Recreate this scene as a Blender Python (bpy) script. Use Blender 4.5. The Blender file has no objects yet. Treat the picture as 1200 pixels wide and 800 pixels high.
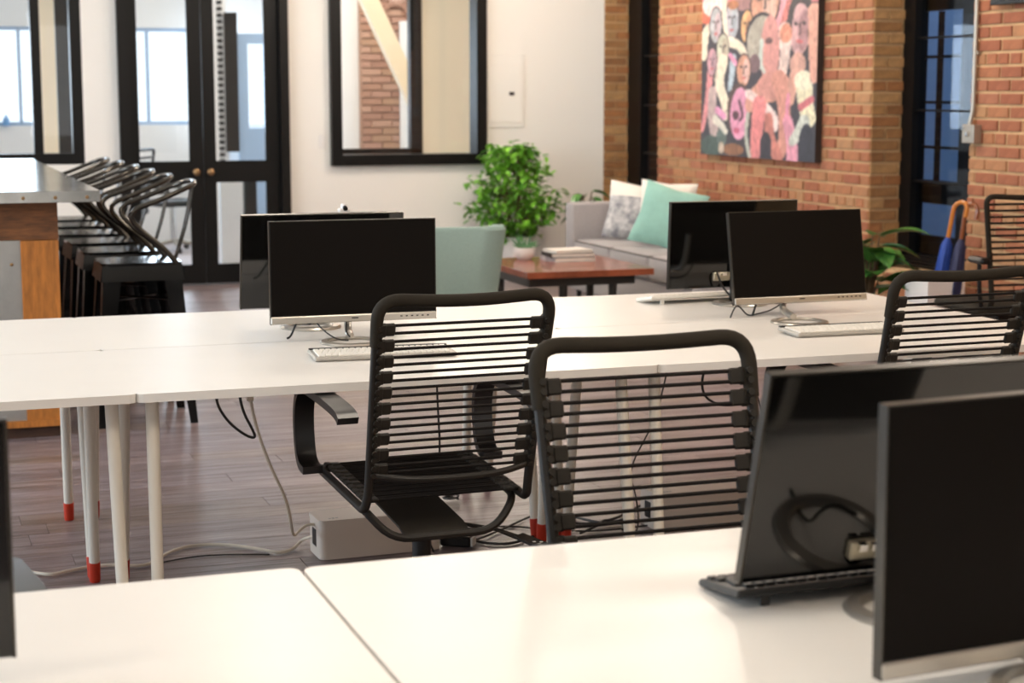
import bpy, bmesh, math, random
from mathutils import Vector, Matrix
PI = math.pi
R = math.radians
SC = bpy.context.scene
COL = SC.collection

# ---------------------------------------------------------------- camera
cd = bpy.data.cameras.new('camera')
cam = bpy.data.objects.new('camera', cd); COL.objects.link(cam)
cd.sensor_width = 36.0
cd.lens = 2049.81 / 1200 * 36.0
cd.clip_start = 0.05; cd.clip_end = 200
_pi, _ya = 0.1423, 0.3385
_F = Vector((math.sin(_ya) * math.cos(_pi), math.cos(_ya) * math.cos(_pi), -math.sin(_pi)))
cam.location = (-0.5852, -4.6843, 1.5394)
cam.rotation_euler = _F.to_track_quat('-Z', 'Y').to_euler()
cd.dof.use_dof = True
cd.dof.focus_distance = 4.75
cd.dof.aperture_fstop = 4.6
SC.camera = cam

# ---------------------------------------------------------------- world, light, exposure
w = bpy.data.worlds.new('world'); SC.world = w; w.use_nodes = True
wn = w.node_tree.nodes; wl = w.node_tree.links
bg = wn['Background']
bg.inputs[0].default_value = (0.80, 0.91, 1.0, 1); bg.inputs[1].default_value = 1.6
SC.view_settings.view_transform = 'Standard'
SC.view_settings.look = 'None'
SC.view_settings.gamma = 1.0
SC.view_settings.exposure = 0.0
SC.view_settings.use_curve_mapping = False
SC.cycles.use_denoising = True
SC.cycles.max_bounces = 8
SC.cycles.diffuse_bounces = 4
SC.cycles.transparent_max_bounces = 16
SC.cycles.sample_clamp_indirect = 6.0

def area(name, loc, rot, sx, sy, power, color):
    l = bpy.data.lights.new(name, 'AREA'); l.shape = 'RECTANGLE'; l.size = sx; l.size_y = sy
    l.energy = power; l.color = color
    o = bpy.data.objects.new(name, l); COL.objects.link(o); o.location = loc; o.rotation_euler = rot
    return o
WARM = (1.0, 0.885, 0.755)
COOL = (0.70, 0.85, 1.0)
def assumed_lamp(loc, power, r=0.17):
    l = bpy.data.lights.new('assumed_lamp_light', 'POINT'); l.energy = power; l.color = WARM; l.shadow_soft_size = r
    o = bpy.data.objects.new('assumed_lamp_light', l); COL.objects.link(o); o.location = loc
for (x, y, p) in [(-1.7, -2.6, 30), (1.0, -2.5, 54), (3.6, -2.2, 42), (-1.7, 0.6, 17), (1.2, 0.8, 22), (3.6, 0.9, 36),
                  (1.2, 4.0, 38), (3.5, 3.9, 50), (-2.0, 5.0, 28), (2.9, 6.8, 56), (4.0, 7.3, 66), (-1.6, 6.4, 34)]:
    assumed_lamp((x, y, 3.01), p * 1.12)  # unseen warm point lights, assumed as ceiling lamps; no fixtures built
area('assumed_daylight_left', (-4.85, 3.0, 1.75), (0, R(-90), 0), 2.0, 9.0, 420, COOL)  # assumed cool daylight from the left; the wall there has no windows
area('fill_behind_camera', (0.5, -6.75, 1.7), (R(90), 0, 0), 7.0, 1.8, 42, (0.92, 0.96, 1.0))  # unseen fill light added to brighten the space under the desks
area('daylight_meeting_room', (0.6, 13.1, 1.7), (R(-90), 0, 0), 6.0, 1.2, 150, COOL)
area('added_meeting_room_light', (3.2, 11.2, 3.1), (0, 0, 0), 3.0, 1.6, 62, WARM)  # unseen light added to brighten the room behind the glass

# ---------------------------------------------------------------- materials
def lin(c):
    f = lambda v: v / 12.92 if v <= 0.04045 else ((v + 0.055) / 1.055) ** 2.4
    return tuple(f(v / 255.0) for v in c) + (1.0,)
MATS = {}
def mat(name, rgb, rough=0.5, metal=0.0, spec=0.5, var=0.0, scale=8.0, stretch=(1, 1, 1), bump=0.0, bscale=None, rand=0.0, coat=0.0, second=None, sheen=0.0):
    if name in MATS: return MATS[name]
    m = bpy.data.materials.new(name); m.use_nodes = True
    nt = m.node_tree; N = nt.nodes; L = nt.links
    b = N['Principled BSDF']
    base = lin(rgb)
    b.inputs['Base Color'].default_value = base
    b.inputs['Roughness'].default_value = rough
    b.inputs['Metallic'].default_value = metal
    b.inputs['Specular IOR Level'].default_value = spec
    b.inputs['Coat Weight'].default_value = coat
    b.inputs['Sheen Weight'].default_value = sheen
    if var or bump or rand:
        tc = N.new('ShaderNodeTexCoord'); mp = N.new('ShaderNodeMapping'); mp.inputs['Scale'].default_value = stretch
        L.new(tc.outputs['Object'], mp.inputs['Vector'])
        vec = mp.outputs['Vector']
        if rand:
            oi = N.new('ShaderNodeObjectInfo'); ad = N.new('ShaderNodeVectorMath'); ad.operation = 'ADD'
            ml = N.new('ShaderNodeMath'); ml.operation = 'MULTIPLY'; ml.inputs[1].default_value = 50
            L.new(oi.outputs['Random'], ml.inputs[0]); L.new(vec, ad.inputs[0]); L.new(ml.outputs[0], ad.inputs[1])
            vec = ad.outputs[0]
        nz = N.new('ShaderNodeTexNoise'); nz.inputs['Scale'].default_value = scale; nz.inputs['Detail'].default_value = 6
        nz.inputs['Roughness'].default_value = 0.65
        L.new(vec, nz.inputs['Vector'])
        if var or rand:
            rp = N.new('ShaderNodeValToRGB')
            lo = lin(second) if second else tuple(c * (1 - var) for c in base[:3]) + (1,)
            hi = base if second else tuple(min(1, c * (1 + var)) for c in base[:3]) + (1,)
            rp.color_ramp.elements[0].color = lo; rp.color_ramp.elements[1].color = hi
            rp.color_ramp.elements[0].position = 0.32; rp.color_ramp.elements[1].position = 0.68
            L.new(nz.outputs['Fac'], rp.inputs['Fac'])
            out = rp.outputs['Color']
            if rand:
                hs = N.new('ShaderNodeHueSaturation'); mr = N.new('ShaderNodeMapRange')
                mr.inputs['To Min'].default_value = 1 - rand; mr.inputs['To Max'].default_value = 1 + rand
                L.new(oi.outputs['Random'], mr.inputs['Value']); L.new(mr.outputs[0], hs.inputs['Value'])
                L.new(out, hs.inputs['Color']); out = hs.outputs['Color']
            L.new(out, b.inputs['Base Color'])
        if bump:
            bp = N.new('ShaderNodeBump'); bp.inputs['Strength'].default_value = bump; bp.inputs['Distance'].default_value = 0.01
            n2 = nz
            if bscale:
                n2 = N.new('ShaderNodeTexNoise'); n2.inputs['Scale'].default_value = bscale; n2.inputs['Detail'].default_value = 4
                L.new(vec, n2.inputs['Vector'])
            L.new(n2.outputs['Fac'], bp.inputs['Height']); L.new(bp.outputs['Normal'], b.inputs['Normal'])
    MATS[name] = m
    return m
def glass_mat(name, tint=(1, 1, 1), ior=1.45):
    m = bpy.data.materials.new(name); m.use_nodes = True; nt = m.node_tree; N = nt.nodes; L = nt.links
    N.remove(N['Principled BSDF'])
    tr = N.new('ShaderNodeBsdfTransparent'); tr.inputs[0].default_value = tint + (1,)
    gl = N.new('ShaderNodeBsdfGlossy'); gl.inputs['Roughness'].default_value = 0.0
    fr = N.new('ShaderNodeFresnel'); fr.inputs['IOR'].default_value = ior
    # keep the outside index on back faces too: the panes do not bend the rays
    ge = N.new('ShaderNodeNewGeometry'); mr = N.new('ShaderNodeMapRange')
    mr.inputs['To Min'].default_value = ior; mr.inputs['To Max'].default_value = 1 / ior
    L.new(ge.outputs['Backfacing'], mr.inputs['Value']); L.new(mr.outputs[0], fr.inputs['IOR'])
    mx = N.new('ShaderNodeMixShader')
    L.new(fr.outputs[0], mx.inputs[0]); L.new(tr.outputs[0], mx.inputs[1]); L.new(gl.outputs[0], mx.inputs[2])
    L.new(mx.outputs[0], N['Material Output'].inputs['Surface'])
    return m
M_wall = mat('white_paint', (240, 236, 229), 0.75, bump=0.05, bscale=60)
M_wallw = mat('white_paint_cool', (232, 232, 230), 0.75)
M_ceil = mat('ceiling_paint', (232, 228, 222), 0.9)
M_desk = mat('white_laminate', (238, 234, 227), 0.34, spec=0.45, var=0.015, scale=3)
M_leg = mat('cream_powder_coat', (228, 220, 205), 0.4)
M_red = mat('red_rubber', (196, 56, 30), 0.5)
M_blk = mat('black_tube', (34, 30, 25), 0.42, spec=0.3)
M_foam = mat('black_foam', (42, 37, 29), 0.8, spec=0.2)
M_cord = mat('black_bungee', (24, 20, 18), 0.75, spec=0.2)
M_clip = mat('black_plastic', (38, 34, 28), 0.5, spec=0.3)
M_arm = mat('black_arm_plastic', (22, 20, 18), 0.3, spec=0.6)
M_gloss = mat('gloss_black_plastic', (9, 8, 7), 0.07, spec=0.65)
M_screen = mat('matte_black_screen', (14, 10, 7), 0.5, spec=0.08)
M_dark = mat('dark_plastic', (16, 15, 14), 0.4, spec=0.35)
M_silver = mat('silver_plastic', (190, 184, 174), 0.3, metal=0.75)
M_chrome = mat('polished_metal', (205, 203, 200), 0.12, metal=1.0)
M_trim = mat('dark_metal_trim', (66, 62, 56), 0.3, metal=0.8)
M_port = mat('port_metal', (190, 182, 160), 0.35, metal=0.6)
M_key = mat('white_key', (236, 232, 222), 0.5)
M_kbd = mat('aluminium_key_tray', (176, 172, 164), 0.4, metal=0.3)
M_key2 = mat('black_key', (40, 38, 36), 0.4)
M_kb2 = mat('black_keyboard_shell', (24, 26, 27), 0.4)
M_cable = mat('black_cable', (20, 20, 20), 0.5)
M_wcable = mat('white_cable', (228, 216, 196), 0.5)
M_box = mat('white_box_plastic', (218, 205, 192), 0.45)
M_mark = mat('pale_print', (205, 205, 200), 0.6)
M_black = mat('black_paint', (14, 13, 13), 0.4, spec=0.2)
M_brass = mat('aged_brass', (150, 120, 85), 0.35, metal=0.8)
M_galv = mat('galvanised_sheet', (172, 172, 168), 0.2, metal=0.9, var=0.22, scale=5, stretch=(1, 3, 1), bump=0.03)
M_galv2 = mat('galvanised_panel', (168, 168, 164), 0.45, metal=0.6, var=0.12, scale=5)
M_wood1 = mat('reclaimed_wood_dark', (112, 70, 36), 0.6, var=0.45, scale=9, stretch=(1.2, 1.2, 9), bump=0.2)
M_wood2 = mat('reclaimed_wood_orange', (176, 110, 44), 0.6, var=0.3, scale=8, stretch=(6, 6, 1), bump=0.15)
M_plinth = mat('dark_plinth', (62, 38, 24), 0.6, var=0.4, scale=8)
M_stool = mat('black_stool_metal', (6, 6, 6), 0.14, spec=0.35)
M_stoolt = mat('dark_steel_tube', (70, 66, 60), 0.22, metal=0.7)
M_table = mat('red_brown_wood', (138, 74, 50), 0.25, var=0.3, scale=5, stretch=(1, 7, 1), coat=0.3)
M_tableb = mat('black_table_frame', (24, 21, 19), 0.5)
M_sofa = mat('grey_upholstery', (158, 153, 153), 0.9, var=0.08, scale=90, bump=0.15, bscale=220, sheen=0.2)
M_seam = mat('dark_piping', (96, 90, 88), 0.9)
M_teal = mat('teal_cushion', (144, 190, 178), 0.85, var=0.1, scale=7, bump=0.1)
M_chairt = mat('pale_teal_upholstery', (146, 170, 164), 0.85, var=0.07, scale=120, bump=0.1, bscale=200)
M_print = mat('grey_white_print', (226, 224, 222), 0.85, var=0.3, scale=11, second=(104, 106, 116))
M_white = mat('white_ceramic', (236, 232, 228), 0.3)
M_cushw = mat('white_cushion_cloth', (238, 232, 222), 0.85)
M_leaf = mat('ficus_leaf', (140, 204, 62), 0.4, var=0.5, scale=9, second=(52, 118, 34))
M_leafd = mat('broad_leaf', (96, 150, 66), 0.28, var=0.4, scale=6, second=(34, 84, 34), rand=0.15)
M_succ = mat('succulent_leaf', (92, 138, 96), 0.4)
M_stem = mat('brown_stem', (96, 74, 50), 0.8)
M_soil = mat('soil', (46, 34, 26), 0.95)
M_rug = mat('patterned_rug', (226, 218, 206), 0.95, var=0.3, scale=7, second=(142, 140, 134))
M_hook = mat('varnished_wood_handle', (196, 122, 52), 0.25, coat=0.4)
M_hook2 = mat('dark_wood_handle', (128, 72, 40), 0.25, coat=0.4)
M_blue = mat('bright_blue_fabric', (30, 66, 150), 0.6)
M_navy = mat('navy_fabric', (34, 38, 74), 0.6)
M_conduit = mat('galvanised_conduit', (176, 168, 156), 0.35, metal=0.7)
M_mortar = mat('tan_mortar', (198, 164, 122), 0.95, var=0.16, scale=6, bump=0.5, bscale=45)
M_bricks = [mat('brick_clay_%d' % i, c, 0.9, var=0.16, scale=14, bump=0.35, bscale=50) for i, c in enumerate(
    [(161, 103, 72), (165, 110, 76), (155, 95, 67), (169, 119, 83), (151, 91, 65), (162, 105, 78), (171, 127, 90)])]
M_brickd = [mat('brick_dirty_%d' % i, c, 0.95, var=0.3, scale=11, bump=0.5, bscale=40) for i, c in enumerate(
    [(146, 104, 64), (158, 116, 72), (134, 92, 56), (168, 128, 84), (150, 100, 60)])]
M_pierm = mat('hazy_mortar', (196, 164, 144), .95)  # haze and reflection of the glass mixed into pier mortar and brick colours
M_pier = [mat('hazed_pier_brick_%d' % i, c, .95, var=.08) for i, c in enumerate([(178, 140, 122), (170, 132, 112), (184, 148, 128), (166, 128, 110), (176, 142, 118)])]
M_glass = glass_mat('clear_glass')
M_glassd = glass_mat('window_glass', (0.86, 0.9, 0.95), 1.28)
M_cream = mat('cream_panel', (246, 228, 198), 0.8)
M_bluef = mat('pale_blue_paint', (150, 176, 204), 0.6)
M_grey = mat('grey_paint', (150, 148, 146), 0.6)
M_room2f = mat('pale_carpet', (176, 170, 172), 0.9, var=0.06, scale=40)
M_light_wall = mat('blue_daylight_backdrop', (146, 176, 214), 0.9)  # blue of the dim daylight is put into this wall colour
M_tv = mat('black_frame_gloss', (18, 17, 16), 0.25)
M_plank = []
for i, c in enumerate([(153, 138, 140), (161, 146, 148), (145, 130, 130), (155, 138, 132), (151, 137, 141)]):
    M_plank.append(mat('weathered_plank_%d' % i, c, 0.33, scale=5, stretch=(0.45, 5.5, 1), bump=0.35, bscale=14, rand=0.08, spec=0.5, second=(int(c[0] * .62), int(c[1] * .56), int(c[2] * .51))))
M_gap = mat('dark_joint', (78, 64, 58), 0.9)

# ---------------------------------------------------------------- mesh helpers
class MB:
    def __init__(s):
        s.v = []; s.f = []; s.m = []; s.cur = 0
    def add(s, vs, fs, T=None):
        o = len(s.v)
        s.v += [tuple(T @ Vector(p)) for p in vs] if T is not None else [tuple(p) for p in vs]
        s.f += [tuple(i + o for i in f) for f in fs]
        s.m += [s.cur] * len(fs)
        return s
    def box(s, c, d, T=None, ch=0.0):
        x, y, z = c; a, b, e = d[0] / 2, d[1] / 2, d[2] / 2
        if ch <= 0:
            vs = [(x + i * a, y + j * b, z + k * e) for i in (-1, 1) for j in (-1, 1) for k in (-1, 1)]
            fs = [(0, 1, 3, 2), (4, 6, 7, 5), (0, 4, 5, 1), (2, 3, 7, 6), (0, 2, 6, 4), (1, 5, 7, 3)]
            return s.add(vs, fs, T)
        ch = min(ch, a * .9, b * .9, e * .9)
        idx = {}; vs = []
        for i in (-1, 1):
            for j in (-1, 1):
                for k in (-1, 1):
                    for ax in range(3):
                        p = [x + i * (a - ch), y + j * (b - ch), z + k * (e - ch)]
                        p[ax] += (i, j, k)[ax] * ch
                        idx[(i, j, k, ax)] = len(vs); vs.append(p)
        fs = []
        for ax in range(3):
            o1, o2 = [q for q in range(3) if q != ax]
            for sg in (-1, 1):
                q = []
                for (u, t) in ((-1, -1), (1, -1), (1, 1), (-1, 1)):
                    k = [0, 0, 0]; k[ax] = sg; k[o1] = u; k[o2] = t
                    q.append(idx[(k[0], k[1], k[2], ax)])
                fs.append(tuple(q))
        for ax in range(3):
            o1, o2 = [q for q in range(3) if q != ax]
            for u in (-1, 1):
                for t in (-1, 1):
                    k0 = [0, 0, 0]; k0[o1] = u; k0[o2] = t
                    k1 = list(k0); k0[ax] = -1; k1[ax] = 1
                    fs.append((idx[(*k0, o1)], idx[(*k0, o2)], idx[(*k1, o2)], idx[(*k1, o1)]))
        for i in (-1, 1):
            for j in (-1, 1):
                for k in (-1, 1):
                    fs.append(tuple(idx[(i, j, k, ax)] for ax in range(3)))
        return s.add(vs, fs, T)
    def tube(s, pts, r, n=10, closed=False, cap=True, T=None, flat=None):
        P = [Vector(p) for p in pts]; m = len(P)
        rs = r if isinstance(r, (list, tuple)) else [r] * m
        tg = []
        for i in range(m):
            if closed: t = P[(i + 1) % m] - P[i - 1]
            else: t = P[min(i + 1, m - 1)] - P[max(i - 1, 0)]
            tg.append(t.normalized())
        up = Vector((0, 0, 1)) if abs(tg[0].z) < 0.9 else Vector((1, 0, 0))
        nrm = (up - tg[0] * up.dot(tg[0])).normalized()
        vs = []
        for i in range(m):
            nrm = (nrm - tg[i] * nrm.dot(tg[i])).normalized()
            bn = tg[i].cross(nrm)
            for k in range(n):
                a = 2 * PI * k / n
                e = 1.0 if flat is None else flat
                vs.append(P[i] + nrm * (math.cos(a) * rs[i]) + bn * (math.sin(a) * rs[i] * e))
        fs = []
        for i in range(m if closed else m - 1):
            j = (i + 1) % m
            for k in range(n):
                l = (k + 1) % n
                fs.append((i * n + k, i * n + l, j * n + l, j * n + k))
        if cap and not closed:
            fs.append(tuple(range(n - 1, -1, -1))); fs.append(tuple((m - 1) * n + k for k in range(n)))
        return s.add(vs, fs, T)
    def cyl(s, a, b, r0, r1=None, n=14, T=None):
        return s.tube([a, b], [r0, r0 if r1 is None else r1], n, T=T)
    def lathe(s, prof, c=(0, 0, 0), n=24, T=None, sx=1.0, sy=1.0, cap=True):
        vs = []; fs = []; m = len(prof)
        for (r, z) in prof:
            for k in range(n):
                a = 2 * PI * k / n
                vs.append((c[0] + r * math.cos(a) * sx, c[1] + r * math.sin(a) * sy, c[2] + z))
        for i in range(m - 1):
            for k in range(n):
                l = (k + 1) % n
                fs.append((i * n + k, i * n + l, (i + 1) * n + l, (i + 1) * n + k))
        if cap and prof[0][0] > 1e-5: fs.append(tuple(range(n - 1, -1, -1)))
        if cap and prof[-1][0] > 1e-5: fs.append(tuple((m - 1) * n + k for k in range(n)))
        return s.add(vs, fs, T)
    def prism(s, poly, z0, z1, T=None):
        n = len(poly)
        vs = [(x, y, z0) for x, y in poly] + [(x, y, z1) for x, y in poly]
        fs = [tuple(range(n - 1, -1, -1)), tuple(range(n, 2 * n))]
        for i in range(n):
            j = (i + 1) % n
            fs.append((i, j, n + j, n + i))
        return s.add(vs, fs, T)
    def strip(s, pts, wid, th, T=None):
        # flat band: pts in the (y,z) plane, width along x (centre x in pts[0])
        n = len(pts); vs = []; fs = []
        for i in range(n):
            x, y, z = pts[i]
            a = Vector(pts[max(i - 1, 0)]); b = Vector(pts[min(i + 1, n - 1)])
            t = (b - a).normalized(); nr = Vector((0, -t.z, t.y)).normalized()
            w_ = wid[i] if isinstance(wid, list) else wid
            for sx, sn in ((-1, -1), (1, -1), (1, 1), (-1, 1)):
                q = Vector((x, y, z)) + Vector((sx * w_ / 2, 0, 0)) + nr * (sn * th / 2)
                vs.append(q)
        for i in range(n - 1):
            for k in range(4):
                l = (k + 1) % 4
                fs.append((i * 4 + k, i * 4 + l, i * 4 + 4 + l, i * 4 + 4 + k))
        fs.append((3, 2, 1, 0)); fs.append(tuple((n - 1) * 4 + k for k in range(4)))
        return s.add(vs, fs, T)
    def mesh(s, name, mats, smooth=True, angle=35):
        me = bpy.data.meshes.new(name)
        me.from_pydata([tuple(p) for p in s.v], [], s.f)
        if not isinstance(mats, (list, tuple)): mats = [mats]
        for q in mats: me.materials.append(q)
        if len(mats) > 1: me.polygons.foreach_set('material_index', s.m)
        me.update()
        bm = bmesh.new(); bm.from_mesh(me); bmesh.ops.recalc_face_normals(bm, faces=bm.faces); bm.to_mesh(me); bm.free()
        if smooth:
            me.polygons.foreach_set('use_smooth', [True] * len(me.polygons))
            me.set_sharp_from_angle(angle=R(angle))
        return me
    def build(s, name, mats, parent=None, smooth=True, loc=None, rot=None, label=None, kind=None):
        return link(name, s.mesh(name, mats, smooth), parent, loc, rot, label, kind)

def link(name, me, parent=None, loc=None, rot=None, label=None, kind=None):
    o = bpy.data.objects.new(name, me); COL.objects.link(o)
    if parent: o.parent = parent
    if loc: o.location = loc
    if rot: o.rotation_euler = rot
    if label: o['label'] = label
    if kind: o['kind'] = kind
    return o
def tag(o, label, cat, group=None):
    o['label'] = label; o['category'] = cat
    if group: o['group'] = group
    return o
def thing(name, label, cat, loc=(0, 0, 0), rz=0.0, group=None):
    o = bpy.data.objects.new(name, None); COL.objects.link(o)
    o.empty_display_size = 0.1
    o.location = loc; o.rotation_euler = (0, 0, rz)
    return tag(o, label, cat, group)
def struct(name, mb=None, mats=None, label=None, loc=(0, 0, 0)):
    if mb is None:
        o = bpy.data.objects.new(name, None); COL.objects.link(o); o.location = loc
    else:
        o = mb.build(name, mats, smooth=False)
    o['kind'] = 'structure'
    if label: o['label'] = label
    return o
def dup(root, loc, rz, label, group=None):
    def cp(o, par):
        c = o.copy(); COL.objects.link(c)
        if par: c.parent = par
        for ch in o.children: cp(ch, c)
        return c
    r = cp(root, None); r.location = loc; r.rotation_euler = (0, 0, rz); r['label'] = label
    if group: r['group'] = group
    return r
def smooth_pts(pts, it=2, closed=False):
    P = [Vector(p) for p in pts]
    for _ in range(it):
        Q = [] if closed else [P[0]]
        n = len(P)
        for i in range(n if closed else n - 1):
            a, b = P[i], P[(i + 1) % n]
            Q += [a * .75 + b * .25, a * .25 + b * .75]
        if not closed: Q.append(P[-1])
        P = Q
    return P
def round_poly(pts, rad, n=5):
    # polyline with each inner corner rounded by rad
    P = [Vector(p) for p in pts]; out = [P[0]]
    for i in range(1, len(P) - 1):
        a, b, c = P[i - 1], P[i], P[i + 1]
        r = rad[i] if isinstance(rad, (list, tuple)) else rad
        d0 = (a - b); d1 = (c - b); r = min(r, d0.length * .49, d1.length * .49)
        p0 = b + d0.normalized() * r; p1 = b + d1.normalized() * r
        for k in range(n + 1):
            t = k / n
            out.append(p0 * (1 - t) ** 2 + b * 2 * t * (1 - t) + p1 * t * t)
    out.append(P[-1])
    return out
def rrect(x0, y0, x1, y1, r, n=4):
    o = []
    for cx, cy, a0 in ((x1 - r, y1 - r, 0), (x0 + r, y1 - r, 90), (x0 + r, y0 + r, 180), (x1 - r, y0 + r, 270)):
        for k in range(n + 1):
            a = R(a0 + 90 * k / n); o.append((cx + r * math.cos(a), cy + r * math.sin(a)))
    return o
def soft_box(name, c, d, mats, parent, bev=0.04, seg=3, puff=0.0, label=None, T=None):
    bm = bmesh.new(); bmesh.ops.create_cube(bm, size=1.0)
    for v in bm.verts: v.co = Vector((v.co.x * d[0], v.co.y * d[1], v.co.z * d[2]))
    bmesh.ops.bevel(bm, geom=bm.edges[:], offset=bev, segments=seg, profile=0.5, affect='EDGES')
    if puff:
        bmesh.ops.subdivide_edges(bm, edges=[e for e in bm.edges if e.calc_length() > 0.1], cuts=5, use_grid_fill=True)
        for v in bm.verts:
            u = max(0, 1 - (2 * v.co.x / d[0]) ** 2) * max(0, 1 - (2 * v.co.y / d[1]) ** 2)
            if v.co.z > 0: v.co.z += puff * u
    for v in bm.verts: v.co += Vector(c)
    if T is not None: bm.transform(T)
    me = bpy.data.meshes.new(name); bm.to_mesh(me); bm.free(); me.materials.append(mats)
    me.polygons.foreach_set('use_smooth', [True] * len(me.polygons)); me.set_sharp_from_angle(angle=R(50))
    return link(name, me, parent, label=label)

random.seed(11)
# =================================================================== ROOM SHELL
XB = 5.166          # face of the brick wall
YW = 9.288          # face of the white wall
ZC = 3.2
struct('floor', MB().box((0.1, 3.4, -0.062), (10.6, 22.0, 0.12)), M_gap, 'weathered grey brown wood plank floor')
FLOOR = bpy.data.objects['floor']
# planks: 0.152 m wide, running along X
cands = []
pw = 0.152
camv = cam.location
def inframe(p, mx=30):
    v = Vector(p) - camv; z = v.dot(_F)
    if z < .3: return None
    Rv = Vector((math.cos(_ya), -math.sin(_ya), 0)); U = Rv.cross(_F)
    x = 600 + 2049.8 * v.dot(Rv) / z; y = 400 - 2049.8 * v.dot(U) / z
    return (x, y, z) if -mx < x < 1200 + mx and -mx < y < 800 + mx else None
row = 0; y = -6.4
while y < YW - 0.1:
    x = -4.95 - random.random() * 1.2
    while x < 5.1:
        ln = random.choice((0.9, 1.2, 1.2, 1.5))
        x0, x1 = max(x, -4.95), min(x + ln, 5.36)
        if x1 - x0 > .1: cands.append((x0, x1, y))
        x += ln
    y += pw
def plank_score(c):
    x0, x1, yy = c
    best = 1e9
    for t in (0.05, .5, .95):
        q = inframe((x0 + (x1 - x0) * t, yy + pw / 2, 0), 10)
        if q and q[1] < 690: best = min(best, q[2] + (6 if q[0] > 900 else 0))
    return best
cands.sort(key=plank_score)
PM = {}
def plank_mesh(ln, i):
    k = (round(ln, 2), i)
    if k not in PM:
        PM[k] = MB().box((0, 0, -.004), (k[0] - .002, pw - .002, .008), ch=.0008).mesh('plank', M_plank[i], smooth=False)
    return PM[k]
rest = MB()
for n_, (x0, x1, yy) in enumerate(cands):
    i = random.randrange(len(M_plank))
    if n_ < 290:
        link('plank', plank_mesh(x1 - x0, i), FLOOR, ((x0 + x1) / 2, yy + pw / 2, 0.0))
    else:
        rest.cur = i
        rest.box(((x0 + x1) / 2, yy + pw / 2, -.004), (x1 - x0 - .003, pw - .003, .008))
rest.build('far_planks', M_plank, FLOOR, smooth=False, kind='stuff')

struct('ceiling', MB().box((0.1, 3.4, ZC + .06), (10.6, 22.0, 0.12)), M_ceil)
struct('wall_left', MB().box((-5.06, 3.4, 1.6), (0.12, 22.0, 3.2)), M_wall)
struct('wall_front', MB().box((0.1, -6.9, 1.6), (10.4, 0.12, 3.2)), M_wall)

# white wall (back) with openings: left glazing, double door, interior window
def wall_back():
    m = MB()
    t = 0.14; yc = YW + t / 2
    def seg(x0, x1, z0, z1): m.box(((x0 + x1) / 2, yc, (z0 + z1) / 2), (x1 - x0, t, z1 - z0))
    seg(-5.0, -0.5, 0, ZC)
    seg(-0.5, 0.819, 0, 0.975); seg(-0.5, 0.819, 2.62, ZC)
    seg(0.819, 1.085, 0, ZC)
    seg(1.085, 2.424, 2.62, ZC)
    seg(2.424, 2.767, 0, ZC)
    seg(2.767, 4.091, 0, 0.935); seg(2.767, 4.091, 2.62, ZC)
    seg(4.091, XB, 0, ZC)
    return m
struct('wall_back', wall_back(), M_wall, 'cream white painted wall behind the lounge')
struct('baseboard_back', MB().box((3.79, YW - .008, .05), (2.72, .016, .10)), M_wall)

# --- window_1: glazing at far left
def rect_frame(m, x0, x1, z0, z1, yc, wd, dp):
    m.box(((x0 + x1) / 2, yc, z0 + wd / 2), (x1 - x0, dp, wd)); m.box(((x0 + x1) / 2, yc, z1 - wd / 2), (x1 - x0, dp, wd))
    m.box((x0 + wd / 2, yc, (z0 + z1) / 2), (wd, dp, z1 - z0 - 2 * wd)); m.box((x1 - wd / 2, yc, (z0 + z1) / 2), (wd, dp, z1 - z0 - 2 * wd))
W1 = struct('window_1', label='black framed interior glazing at the far left')
m = MB(); rect_frame(m, -0.5, 0.819, 0.975, 2.62, YW + .05, .085, .10); m.build('window_frame', M_black, W1, smooth=False)
MB().box((0.478, YW + .05, 1.80), (.07, .08, 1.50)).build('mullion', M_black, W1, smooth=False)
MB().box((0.0, YW + .06, 1.8), (.86, .008, 1.53)).build('pane', M_glass, W1, smooth=False)
MB().box((0.635, YW + .06, 1.8), (.24, .008, 1.53)).build('pane', M_glass, W1, smooth=False)

# --- door_1: black double french door
D1 = struct('door_1', label='black glazed double door with round brass knobs')
m = MB()
m.box((1.085 + .0425, YW + .03, 1.31), (.085, .2, 2.62)); m.box((2.424 - .035, YW + .03, 1.31), (.07, .2, 2.62)); m.box((1.755, YW + .03, 2.58), (1.19, .2, .08))
m.build('door_frame', M_black, D1, smooth=False)
def leaf(x0, x1, gx0, gx1):
    t = .045; yc = YW + .03
    m = MB()
    def seg(a, b, z0, z1, dy=0, tt=t): m.box(((a + b) / 2, yc + dy, (z0 + z1) / 2), (b - a, tt, z1 - z0))
    seg(x0, gx0, .01, 2.53); seg(gx1, x1, .01, 2.53)
    seg(gx0, gx1, .01, .153); seg(gx0, gx1, .828, .976); seg(gx0, gx1, 2.42, 2.53)
    # glazing beads
    for z0, z1 in ((.153, .828), (.976, 2.42)):
        seg(gx0, gx0 + .012, z0, z1, -.012, .02); seg(gx1 - .012, gx1, z0, z1, -.012, .02)
        seg(gx0, gx1, z0, z0 + .012, -.012, .02); seg(gx0, gx1, z1 - .012, z1, -.012, .02)
    o = m.build('door_leaf', M_black, D1, smooth=False)
    for z0, z1 in ((.153, .828), (.976, 2.42)):
        MB().box(((gx0 + gx1) / 2, yc + .008, (z0 + z1) / 2), (gx1 - gx0, .006, z1 - z0)).build('pane', M_glass, o, smooth=False)
    return o
lf = leaf(1.170, 1.738, 1.229, 1.640); rt = leaf(1.742, 2.354, 1.828, 2.251)
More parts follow.
